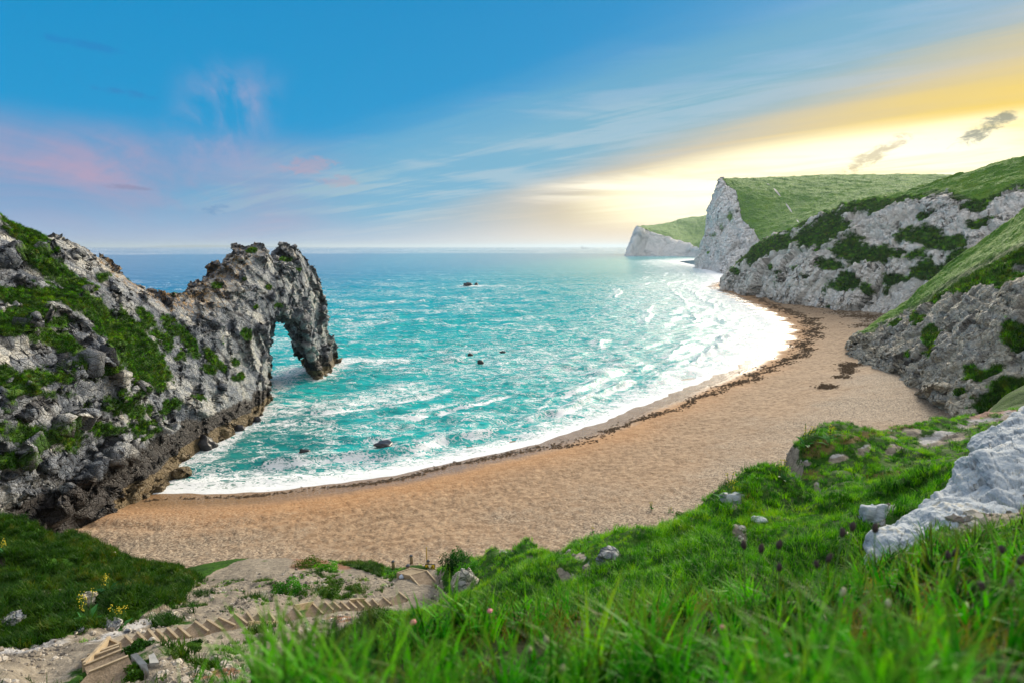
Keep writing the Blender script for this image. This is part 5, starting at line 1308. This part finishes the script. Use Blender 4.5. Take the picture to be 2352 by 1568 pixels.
# concrete slabs beside the steps
M_CONC = simple_mat('concrete', [(.3, (.2, .2, .2)), (.5, (.32, .32, .31)), (.7, (.42, .42, .4))], 2.5)
for pts, lb in (([(775, 820), (850, 800), (975, 935), (880, 950)], 'grey concrete slab lying against the right edge of the upper steps'), ([(885, 955), (965, 940), (990, 1020), (930, 1020)], 'small grey concrete slab at the lower end of the longer one'), ([(985, 830), (1050, 800), (1110, 920), (1000, 925)], 'pale concrete slab set in bare soil right of the other two slabs')):
    P_ = []
    for x, y in pts:
        u, v = c2(x, y); P_.append(hit(u, v, 6))
    zc = max(p[2] for p in P_); zc = sum(p[2] for p in P_) / 4 + .06; Pm = np.mean(P_, 0)
    mb = MB(); mb.prism([(p[0] - Pm[0], p[1] - Pm[1], p[2] - Pm[2] - .1) for p in P_], [((p[0] - Pm[0]) * .98, (p[1] - Pm[1]) * .98, p[2] - Pm[2] + .1) for p in P_])
    tag(mb.build('concrete_slab', M_CONC, None, False, Pm), lb, 'slab', 'concrete slabs beside the steps')

# ================================================================== stones and outcrops
def rock_mesh(name, size, seed, mat_, flat=.75, n=24, sharp=1.0):
    """one rounded and chipped stone, base at z=0"""
    u_, v_ = np.meshgrid(np.linspace(0, 2 * math.pi, n + 1)[:-1], np.linspace(-math.pi / 2, math.pi / 2, n // 2 + 1))
    D = np.stack((np.cos(v_) * np.cos(u_), np.cos(v_) * np.sin(u_), np.sin(v_)), -1).reshape(-1, 3)
    f1, f2, h, vec = voronoi(D * 1.3 + seed * 3.1, seed)
    rr = .86 + .2 * fbm(D * 1.6 + seed, 3, seed) + sharp * ((hrand(h, 1) - .5) * .25 + (vec * (np.stack([hrand(h, k) for k in (2, 3, 4)], -1) - .5)).sum(1) * .5)
    V = D * rr[:, None] * np.array(size) / 2; V[:, 2] *= 1.0; V[:, 2] += size[2] * .3
    r_, c_ = u_.shape; idx = np.arange(r_ * c_).reshape(r_, c_); idx = np.concatenate((idx, idx[:, :1]), 1)
    F = np.stack((idx[:-1, :-1], idx[:-1, 1:], idx[1:, 1:], idx[1:, :-1]), -1).reshape(-1, 4)
    z0 = np.zeros(len(V)); t_ = hrand(h, 9)
    return mesh_np(name, V, F, {'veg': z0 - 1, 'tint': t_, 'crack': z0, 'lich': z0, 'wet': z0, 'barn': z0}, mat_, False)
M_SEAROCK = simple_mat('wet_rock', [(.3, (.012, .012, .016)), (.5, (.03, .03, .035)), (.7, (.09, .08, .08))], 1.2, .35)
LBL = ['dark jagged rock far out in the middle of the bay with surf on it', 'small dark rock in the water near the leg of the arch', 'low dark rock beside the cliff in the corner of the bay', 'wide dark rock awash in foam near the breaking wave, closest to the beach',
       'dark rock breaking the surface in mid bay, nearest of its three', 'dark rock in mid bay, left of the three close together', 'flat dark rock in mid bay, right of the three close together', 'small dark rock in green water left of the big foam patch', 'black rock at the cliff foot with a spill of white surf']
for k, ((u, v, s_), (rx, ry)) in enumerate(zip(SEA_ROCKS, ROCK_XY)):
    hgt = [2.4, .9, .9, .4, .8, .6, .5, .5, 1.6][k]
    me = rock_mesh('sea_rock', (s_ * 1.5, s_ * (1.6 if k in (0, 3) else 1.0), hgt * 2), 20 + k, M_SEAROCK, sharp=1.6 if k in (0, 8) else 1.0)
    tag(link('sea_rock', me, None, (rx, ry, -hgt * .45)), LBL[k], 'rock', 'rocks awash in the bay')
r1 = at(1090, 655, z=0); tag(link('sea_rock', rock_mesh('sea_rock', (3.2, 4, 3), 61, M_SEAROCK, sharp=1.6), None, (r1[0] + 1.5, r1[1], -.6)), 'smaller jagged dark rock touching the right side of the far surf rock', 'rock', 'rocks awash in the bay')
STONES = [((200, 1385), (1.5, 1.1, .95), 'squared pale boulder half way up the green mound'), ((28, 1428), (1.5, 1.2, .8), 'dark grey boulder at the left edge low on the green mound'), (c2(530, 470), (1.7, 1.3, .6), 'broad rounded grey boulder above the upper steps'),
          (c2(182, 518), (.5, .45, .4), 'small grey stone at the lower edge of the mound'), (c2(730, 530), (.45, .4, .35), 'small dark stone beside the second step of the main flight'), (c2(1260, 350), (1.0, .7, .5), 'pale stone above the steps in front of the shrubby edge'),
          (c2(1275, 385), (.32, .3, .25), 'little grey stone just below the pale stone above the steps'), ((262, 1272), (.5, .4, .3), 'pale stone on the crest of the mound'), (c2(130, 540), (.3, .3, .2), 'tiny grey stone next to the small stone at the mound edge'), ((180, 1262), (.45, .4, .3), 'flat pale stone on the mound where it meets the beach')]
for k, ((u, v), sz, lb) in enumerate(STONES):
    p = hit(u, v, 7); o = tag(link('boulder', rock_mesh('boulder', [q * .6 for q in sz], 40 + k, M_STONE if k in (1, 2, 3, 4) else M_CLAY), None, (p[0], p[1], p[2] - sz[2] * .08)), lb, 'boulder', 'loose boulders on the mound and gully'); o.rotation_euler = (0, 0, k * 1.3)

# big pale slab on the right of the bluff
edge = [(2026, 1256, 7.6), (2075, 1195, 8.0), (2112, 1166, 8.3), (2180, 1120, 8.8), (2222, 1075, 9.2), (2254, 1040, 9.5), (2262, 1003, 9.8), (2295, 982, 10.0), (2325, 962, 10.2), (2352, 944, 10.4), (2460, 880, 11)]
lowr = [(2030, 1290, 7.2), (2075, 1275, 6.95), (2125, 1245, 6.8), (2180, 1240, 6.8), (2225, 1235, 6.8), (2262, 1235, 6.8), (2290, 1225, 6.8), (2325, 1212, 6.8), (2360, 1200, 6.8), (2400, 1180, 6.8), (2500, 1150, 6.8)]
e_ = np.array([at(u, v, Y=y) for u, v, y in edge]); l_ = np.array([at(u, v, Y=y) for u, v, y in lowr]); l_[:, 2] -= .25
l2_ = l_ + np.array((-.1, -.15, -1.3)); rows = [e_ + (.5, 1.6, -2.2), e_ + (.12, .5, -.5), e_]
for t in (.25, .5, .75, 1): rows.append(e_ * (1 - t) + l_ * t + np.array((0, 0, .16 * math.sin(math.pi * t))))
rows.append(l2_); rows = [np.concatenate((r_[:1] + np.array(((-.5, -.1, -1.6),)), r_)) for r_ in rows]
M_SLAB = simple_mat('pale_slab_stone', [(.3, (.16, .19, .23)), (.44, (.31, .36, .41)), (.56, (.43, .47, .5)), (.68, (.45, .4, .28))], 1.6, .9, (1, 1, 2), 1.0, .06)
A = loft(rows, 150, 240); N = grid_normals(A)
if ((N * (np.array((0, 0, CAM_H)) - A)).sum(-1) < 0).mean() > .5: N = -N
V = A.reshape(-1, 3); N = N.reshape(-1, 3)
d1, k1, h1 = blocky(V, N, 1.1, .08, .02, np.diag((1, .7, 1.6)), 801); d2, k2, h2 = blocky(V, N, .22, .03, .018, I3, 802)
gul_ = ridged(V @ rotm('z', 30).T * (1.6, .35, .5), 3, 803)
V, kf, hf_ = facet(V, N, .8, np.diag((1, .6, 1.5)), 811, .7, .5, .1, .25, .05); V, kg, hg_ = facet(V, N, .28, np.diag((1, .7, 1.5)), 812, .5, .4, .03, .1, .015)
V = V + N * (d2 + fbm(V / .5, 4, 804) * .035 + (gul_ - .6) * .2)[:, None]
z0 = np.zeros(len(V)); yl = imask(V, [(2275, 1000, 14, 16), (2300, 1012, 14, 8), (2265, 1020, 10, 20), (2160, 1150, 60, 5, -30), (2230, 1120, 40, 6, -40)]) * .8
me = mesh_np('chalk_slab', V, grid_faces(150, 240), {'veg': z0 - 1, 'tint': hrand(h1, 3) * .6 + hrand(h2, 4) * .4, 'crack': np.maximum(k1 * sstep(fbm(V / .8, 2, 7), -.1, .3), k2 * .35), 'lich': np.clip(yl, 0, 1), 'wet': z0, 'barn': z0}, M_SLAB)
tag(link('chalk_slab', me), 'large pale grey tilted rock slab at the right edge above the bluff grass', 'rock slab')
# pinnacle above the platform
pb = hit(1068, 1362, 8); pin = rock_mesh('rock_pinnacle', (1.5, 1.3, 2.0), 77, M_CLAY, n=40)
tag(link('rock_pinnacle', pin, None, (pb[0], pb[1] + .6, pb[2] - .7)), 'grey rock stump with a grassy top standing right of the ramp', 'rock')
for (u, v, sz, lb) in ((1405, 1290, (.8, .6, .55), 'grey bare rock face under the grassy hummock in the middle'), (1690, 1155, (.8, .5, .5), 'pale bare rock poking from the bluff edge above the beach'), (2022, 1192, (.55, .5, .5), 'bluish bare rock at the lower left of the big slab'), (1750, 1200, (.5, .4, .18), 'white chalk rubble patch on the grassy hummock')):
    p = hit(u, v, 7.5); tag(link('bare_rock', rock_mesh('bare_rock', sz, int(u) % 97, M_SLAB if u > 1600 else M_STONE, n=36), None, (p[0], p[1] + sz[1] * .3, p[2] - sz[2] * .3)), lb, 'rock', 'bare rocks on the bluff')

# ================================================================== seaweed on the strandline
M_WEED = simple_mat('seaweed', [(.3, (.04, .024, .011)), (.5, (.1, .058, .025)), (.7, (.18, .11, .05))], 2.5, .6)
def weed_mesh(seed):
    rg = random.Random(seed); mb = MB()
    for i in range(7):
        a = rg.uniform(0, 6.28); x, y = rg.gauss(0, .16), rg.gauss(0, .16); l, w = rg.uniform(.2, .5), rg.uniform(.06, .16); dx, dy = math.cos(a), math.sin(a); z1, z2 = rg.uniform(.05, .16), rg.uniform(.02, .1)
        mb.poly([(x - dx * l / 2, y - dy * l / 2, -.02), (x - dy * w, y + dx * w, z1 * .6), (x + dy * w, y - dx * w, z1 * .5), (x, y, z1 + .05), (x + dx * l / 2, y + dy * l / 2, z2 - .03)], [(0, 2, 3), (0, 3, 1), (1, 3, 4), (2, 4, 3)])
    me = bpy.data.meshes.new('weed'); me.from_pydata(mb.v, [], mb.f); me.materials.append(M_WEED); return me
STRAND = [(330, 1150, .25, .3), (450, 1146, .3, .4), (560, 1144, .4, .7), (700, 1128, .4, .8), (850, 1111, .5, .9), (950, 1093, .6, 1), (1100, 1060, .7, 1), (1240, 1032, 1.1, 1), (1330, 1014, 1.5, 1), (1420, 985, .9, 1), (1560, 940, .9, 1), (1601, 916, 1.0, 1), (1689, 884, 1.4, 1), (1770, 852, 1.6, .9), (1834, 830, 1.6, .9), (1852, 804, 1.7, .7), (1876, 780, 2.2, .6), (1872, 752, 2.2, .5), (1876, 736, 2.2, .5), (1850, 727, 2, .4), (1810, 716, 2, .35), (1786, 704, 2.2, .3), (1742, 684, 2, .22), (1722, 672, 1.5, .2)]
sp = [np.append(hit(u, v, 40), (w, q)) for u, v, w, q in STRAND]
rng = np.random.default_rng(12); W_ = []
for a, b in zip(sp[:-1], sp[1:]):
    L_ = math.hypot(b[0] - a[0], b[1] - a[1]); n = int(L_ * 20 * (a[4] + b[4]) / 2 * max(1, (a[3] + b[3]) * .4)); t = rng.random(n)[:, None]
    p = a * (1 - t) + b * t; dx, dy = (b[0] - a[0]) / L_, (b[1] - a[1]) / L_
    wob = fbm(np.stack((p[:, 0] * .12, p[:, 1] * .12, p[:, 0] * 0), -1), 3, 5) * 2.2 * np.clip(p[:, 3], .3, 2.2)
    o_ = rng.normal(0, .62, n) * p[:, 3] + rng.exponential(.5, n) * p[:, 3] + wob; keep = fbm(np.stack((p[:, 0] * .35 + o_, p[:, 1] * .35, p[:, 0] * 0), -1), 3, 8) > -.1 - .5 * (rng.random(n) < .2)
    W_.append(np.stack((p[:, 0] - dy * o_, p[:, 1] + dx * o_), -1)[keep])
for u, v, ru, rv, n in ((1946, 848, 18, 12, 260), (1955, 838, 26, 5, 160), (1898, 888, 22, 5, 240), (1932, 866, 20, 4, 100), (1985, 727, 50, 6, 300), (1935, 718, 50, 5, 160), (1985, 748, 40, 6, 160), (1870, 705, 40, 4, 90), (2000, 735, 20, 8, 100), (560, 1392 - 0, 0, 0, 0)):
    for k in range(n):
        du, dv = rng.normal(0, .5), rng.normal(0, .5); p = hit(u + ru * du, v + rv * dv, 60); W_.append(p[None, :2])
W_ = np.concatenate(W_); P = np.stack((W_[:, 0], W_[:, 1], beach_z(W_[:, 0], W_[:, 1])[0] + .04), -1); n = len(P)
dist_ = np.hypot(P[:, 0], P[:, 1])
scatter('seaweed', [weed_mesh(k) for k in range(4)], P, np.stack((np.zeros(n), np.zeros(n), rng.uniform(0, 6.28, n)), -1), rng.uniform(.5, 1.2, n) * np.interp(dist_, [60, 120, 300], [.5, .7, 1.3]))

# ================================================================== plants that stand apart
M_LEAF = leaf_material('cabbage_leaves', [(.15, (.02, .1, .03)), (.5, (.05, .2, .05)), (.85, (.1, .28, .07))])
M_STEM = flat_mat('stems', (.06, .16, .03)); M_YFLO = flat_mat('yellow_petals', (.75, .6, .02)); M_PINK = flat_mat('pink_petals', (.6, .2, .24)); M_HEAD = simple_mat('seed_head', [(.3, (.025, .018, .02)), (.6, (.07, .05, .05)), (.8, (.12, .09, .08))], 12)
M_PALE = simple_mat('pale_seed_head', [(.3, (.3, .3, .18)), (.7, (.5, .48, .34))], 12)
def wild_cabbage(seed, h):
    rg = random.Random(seed); parts = {}
    lf = MB(); stm = MB(); fl = MB()
    for i in range(9):
        a = rg.uniform(0, 6.28); l = h * rg.uniform(.3, .55); w = l * .38; dx, dy = math.cos(a), math.sin(a); z0 = rg.uniform(0, .25) * h; zt = z0 + rg.uniform(.1, .35) * h
        q = lambda t, s_, z: (dx * l * t - dy * w * s_, dy * l * t + dx * w * s_, z)
        lf.poly([q(.05, 0, z0), q(.5, .5, (z0 + zt) / 2 + .03 * h), q(.5, -.5, (z0 + zt) / 2 + .03 * h), q(.55, 0, (z0 + zt) / 2), q(1, 0, zt - .05 * h)], [(0, 3, 1), (0, 2, 3), (1, 3, 4), (3, 2, 4)])
    for i in range(5):
        a = rg.uniform(0, 6.28); t_ = rg.uniform(.05, .3) * h; hh = h * rg.uniform(.75, 1.1); x, y = t_ * math.cos(a), t_ * math.sin(a)
        stm.tube([(0, 0, 0), (x * .5, y * .5, hh * .6), (x, y, hh)], h * .012, 4)
        for k in range(12):
            c_ = (x + rg.gauss(0, .04) * h, y + rg.gauss(0, .04) * h, hh + rg.uniform(-.22, .05) * h); s_ = h * rg.uniform(.012, .022); b_ = rg.uniform(0, 1.6)
            fl.poly([(c_[0] + s_ * math.cos(b_ + j * 1.5708), c_[1] + s_ * math.sin(b_ + j * 1.5708), c_[2]) for j in range(4)] + [(c_[0], c_[1], c_[2] + s_), (c_[0], c_[1], c_[2] - s_ * .6)], [(0, 1, 4), (1, 2, 4), (2, 3, 4), (3, 0, 4), (1, 0, 5), (2, 1, 5), (3, 2, 5), (0, 3, 5)])
    return lf, stm, fl
CAB = [((250, 1362), .95, 'yellow flowering plant high on the mound, below its crest'), ((205, 1432), 1.15, 'yellow flowering plant at the middle foot of the mound, largest of the three there'), ((278, 1445), 1.0, 'yellow flowering plant with drooping leaves at the right foot of the mound'), ((15, 1280), 1.0, 'yellow flowering plant at the left picture edge on the mound crest'),
       ((1672, 1150), .9, 'yellow flowering plant on the bluff rim above the beach, left of the pale rock'), ((1497, 1172), .9, 'yellow flowering plant on the bluff rim beside the dark green shrub'), ((1360, 1226), .8, 'yellow flowering plant on the bluff rim half way down to the platform'),
       ((1850, 1030), 1.3, 'yellow flowering plant on the far rim where grass meets the sand'), ((1905, 1022), 1.2, 'second yellow flowering plant on the far rim, right of the first'), ((1800, 1106), .7, 'leafy yellow flowering plant beside the bare bank on the bluff'), ((1540, 1180), .8, 'feathery pale flowering plant silhouetted against the sand')]
for k, ((u, v), h, lb) in enumerate(CAB):
    p = hit(u, v, 7.5); o = tag(empty('wild_cabbage', (p[0], p[1], p[2] - .05), k), lb, 'plant', 'yellow flowering plants')
    lf, stm, fl = wild_cabbage(100 + k, h); lf.build('leaves', M_LEAF, o); stm.build('stalks', M_STEM, o); tag(fl.build('flowers', M_YFLO, o), kind='stuff')
for k, (p0, lb) in enumerate((((104, 618), 'yellow flower clump on the steep green slope of the left cliff'), ((518, 1182 - 0), None), ((525, 755 - 0), None))):
    if lb is None: continue
d_ = ((AV[:, None] * 0)[:1]); au, av = project(AV); dist2 = np.linalg.norm(AV - (0, 0, CAM_H), axis=1)
def on_arch(u, v):
    k = np.where(np.hypot(au - u, av - v) < 5)[0]; k = k[np.argmin(dist2[k])]; return AV[k]
for k, ((u, v), lb) in enumerate((((88, 608), 'yellow flower clump high on the green slope of the left cliff'), ((518, 806 - 15), 'yellow flower clump on the ledge where the green strip meets the arch cliff'))):
    p = on_arch(u, v); o = tag(empty('wild_cabbage', p, k), lb, 'plant', 'yellow flowering plants'); lf, stm, fl = wild_cabbage(140 + k, 1.5); lf.build('leaves', M_LEAF, o); stm.build('stalks', M_STEM, o); tag(fl.build('flowers', M_YFLO, o), kind='stuff')
# round shrubs
def shrub(seed, r_, hgt):
    rg = random.Random(seed); lv = MB(); st = MB()
    for i in range(7):
        a = i * .9; st.tube([(0, 0, 0), (math.cos(a) * r_ * .4, math.sin(a) * r_ * .4, hgt * .4), (math.cos(a) * r_ * .7, math.sin(a) * r_ * .7, hgt * .75)], [.03, .02, .008], 4)
    for i in range(1700):
        d_ = Vector((rg.gauss(0, 1), rg.gauss(0, 1), abs(rg.gauss(0, 1)))).normalized(); q = rg.uniform(.35, 1.0)**.6 * (1 + .3 * math.sin(d_.x * 5 + seed) * math.cos(d_.y * 4)); c_ = Vector((d_.x * r_ * q, d_.y * r_ * q, d_.z * hgt * q)); s_ = rg.uniform(.03, .07) * (.6 + r_ * .5)
        n_ = (d_ + Vector((rg.gauss(0, .6), rg.gauss(0, .6), rg.gauss(0, .6)))).normalized(); x = n_.orthogonal().normalized() * s_; y = n_.cross(x) * .6
        lv.poly([c_ - x, c_ - y, c_ + x, c_ + y], [(0, 1, 2, 3)])
    return lv, st
SHRUBS = [((1052, 1294), 1.1, .8, 'bright green bush beside the platform, right of the sign'), ((1082, 1325), .9, .8, 'bright green bush against the rock stump'), (c2(860, 720), .42, .26, 'low green bush right of the upper steps'), (c2(1480, 690 - 0), .3, .2, 'small green bush in the bare soil below the middle steps'),
          (c3(540, 340), .9, .55, 'round green bush alone on the bare scree above the steps'), ((1570, 1186), .8, .4, 'dark green shrub on the bluff rim above the sand'), (c3(940, 120), 1.1, .5, 'spreading green shrub at the red earth by the beach'), (c3(760, 70), 1.2, .6, 'olive shrub on the red earth mound, left of the spreading one'), (c3(1250, 330), .6, .3, 'small dark bush on the scree right of the round one'), (c3(1010, 280), .7, .35, 'flat green bush on the scree near the beach edge'), (c3(960, 380), .6, .4, 'brownish green bush just above the middle steps'), (c2(880, 1030), .45, .3, 'dark green bush at the bottom edge right of the landing'), (c2(1600, 960), .35, .25, 'green bush in the bare soil at the bottom, left of the bluff grass')]
for k, ((u, v), r_, h_, lb) in enumerate(SHRUBS):
    p = hit(u, v, 6.5); o = tag(empty('bush', (p[0], p[1], p[2] - .08), k * .7), lb, 'bush', 'bushes around the gully'); lv, st = shrub(200 + k, r_, h_)
    tag(lv.build('foliage', M_TURF if k in (0, 1, 4, 6) else M_SHRUB, o), kind='stuff'); st.build('stems', M_STEM, o)
# thrift and plantain heads in the near grass
def head_ball(r_, squash, seed, n=8):
    mb = MB(); rg = random.Random(seed); pts = []
    for i in range(n // 2 + 1):
        ph = -math.pi / 2 + math.pi * i / (n // 2)
        for j in range(n): q = 1 + rg.uniform(-.16, .16); pts.append((r_ * q * math.cos(ph) * math.cos(2 * math.pi * j / n), r_ * q * math.cos(ph) * math.sin(2 * math.pi * j / n), r_ * squash * q * math.sin(ph)))
    mb.poly(pts, [(i * n + j, i * n + (j + 1) % n, (i + 1) * n + (j + 1) % n, (i + 1) * n + j) for i in range(n // 2) for j in range(n)]); return mb
def flower(name, u, v, Y, sq, r_, m_, label, cat, group, lean, seed):
    top = at(u, v, Y=Y); gz = float(ground_at(top[0], top[1])[0]); gz = min(gz, top[2] - .12); h = top[2] - gz
    o = tag(empty(name, (top[0], top[1], gz)), label, cat, group)
    MB().tube([(-lean * h, 0, -.02), (-lean * h * .5, 0, h * .5), (0, 0, h)], .0018 + .0004 * Y, 5).build('stem', M_STEM, o, True)
    mb = head_ball(r_, sq, seed); mb.v = [(x + lean * z * .8, y, z + h) for x, y, z in mb.v]; mb.build('flower_head', m_, o, True)
flower('thrift_flower', 1125, 1402, 3.6, .6, .022, M_PINK, 'pink flower on a pale stem rising from the grass left of centre', 'flower', 'pink flowers in the bluff grass', .05, 1)
flower('thrift_flower', 948, 1428, 3.3, .7, .022, M_PINK, 'dull pink flower leaning in the grass, left of the tall pink one', 'flower', 'pink flowers in the bluff grass', .4, 2)
flower('thrift_flower', 1660, 1440, 2.2, .7, .013, M_PINK, 'small faded pink flower low in the grass right of centre', 'flower', 'pink flowers in the bluff grass', .2, 3)
HEADS = [((768, 1432), 3.6, 'brown seed head leaning over the gully at the left of the grass'), ((685, 1458), 2.6, 'dark seed head against the pale scree at the far left'), ((665, 1480), 2.4, 'lower dark seed head against the scree at the far left'), ((900, 1555), 1.9, 'brownish seed head at the bottom edge left of centre'), ((1255, 1470), 2.4, 'pale seed head left of two in the middle of the grass'), ((1345, 1432), 2.6, 'pale seed head above the deep green in the middle'), ((1290, 1535), 1.9, 'pale blurred seed head low in the middle'), ((1215, 1490), 2.2, 'faint pale seed head low left of the middle ones'),
         ((1708, 1250), 3.2, 'dark seed head sticking up before the chalk patch'), ((1748, 1258), 3.3, 'dark seed head right next to the one before the chalk patch'), ((1790, 1250), 3.0, 'thin dark seed head above the grass left of the slab'), ((1935, 1222), 2.8, 'black slanting seed head in front of the slab foot'), ((1958, 1208), 2.8, 'topmost black seed head in front of the slab foot'), ((2010, 1212), 2.9, 'upright dark seed head before the lower corner of the slab'), ((1875, 1295), 2.3, 'long dark seed head leaning right, below the slab'), ((1905, 1280), 2.3, 'second long dark seed head leaning right, just above the first'), ((1790, 1302), 2.4, 'dark seed head at the left of the leaning pair'),
         ((2195, 1268), 3.0, 'dark seed head in the short grass under the slab'), ((2178, 1275), 3.0, 'dark seed head beside the one under the slab'), ((2300, 1262), 2.6, 'dark seed head at the right below the slab'), ((2320, 1340), 2.0, 'large dark blurred seed head near the right edge'), ((2255, 1345), 2.1, 'dark flat seed head left of the large one near the right edge'), ((2345, 1285), 2.3, 'dark seed head cut by the right edge'), ((1935, 1360), 2.3, 'buff seed head in the grass right of centre'), ((2040, 1385), 2.1, 'buff seed head further right in the grass'), ((2160, 1320), 2.4, 'orange brown seed head right in the grass'), ((1990, 1530), 1.6, 'buff blurred seed head low on the right')]
for k, ((u, v), Y, lb) in enumerate(HEADS):
    pale = 'pale' in lb or 'buff' in lb
    flower('seed_head', u, v, Y, 1.7, .006 * Y if not pale else .0058 * Y, M_PALE if pale else M_HEAD, lb, 'seed head', 'seed heads in the bluff grass', random.Random(k).uniform(-.25, .45), 300 + k)
# far away: birds, a ship, an island
M_BIRD = flat_mat('bird_dark', (.03, .03, .035)); M_SHIP = flat_mat('ship_paint', (.4, .42, .45)); M_ISLE = flat_mat('far_land', (.12, .16, .12))
for (u, v, lb) in ((2149, 321, 'tiny dark gull high over the hill, left of two'), (2200, 319, 'tiny dark gull high over the hill, right of two')):
    p = at(u, v, Y=330); o = tag(empty('gull', p), lb, 'bird', 'gulls over the hill')
    MB().tube([(-.05, -.3, 0), (0, 0, .03), (.05, .35, 0)], [.03, .09, .03], 6).build('body', M_BIRD, o, True)
    for s_ in (-1, 1): MB().poly([(0, -.1, 0), (0, .12, 0), (s_ * .45, .1, .16), (s_ * .45, -.08, .16), (s_ * .95, -.12, .02)], [(0, 1, 2, 3), (3, 2, 4)]).build('wing', M_BIRD, o)
p = at(1340, 566.5, z=0) if False else np.array((1250.0, 9900.0, 0.0)); o = tag(empty('cargo_ship', p), 'faint pale ship far out near the horizon left of the headlands', 'ship')
MB().prism([(-60, -9, -2), (52, -9, -2), (52, 9, -2), (-60, 9, -2)], [(-62, -10, 11), (66, -10, 11), (66, 10, 11), (-62, 10, 11)]).build('hull', M_SHIP, o)
MB().box((-45, 0, 22), (20, 16, 22)).build('deckhouse', M_SHIP, o); MB().box((-52, 0, 36), (6, 6, 8)).build('funnel', M_SHIP, o)
isl = [];
xs = np.linspace(-10000, -5600, 40); mb = MB()
top = 60 * np.clip(np.sin(np.linspace(0, math.pi, 40))**.5 * (.75 + .25 * np.sin(np.linspace(0, 5, 40))), .02, 1)
pts = []
for x, t in zip(xs, top): pts += [(x * 1.9, 29200, -5), (x * 1.9, 29500, t * 2), (x * 1.9, 31000, t * 1.8), (x * 1.9, 31300, -5)]
mb.poly(pts, [(i * 4 + j, i * 4 + 4 + j, i * 4 + 5 + j, i * 4 + 1 + j) for i in range(39) for j in range(3)])
tag(mb.build('island', M_ISLE, None, True), kind='structure')
print('all', time.time() - T0)
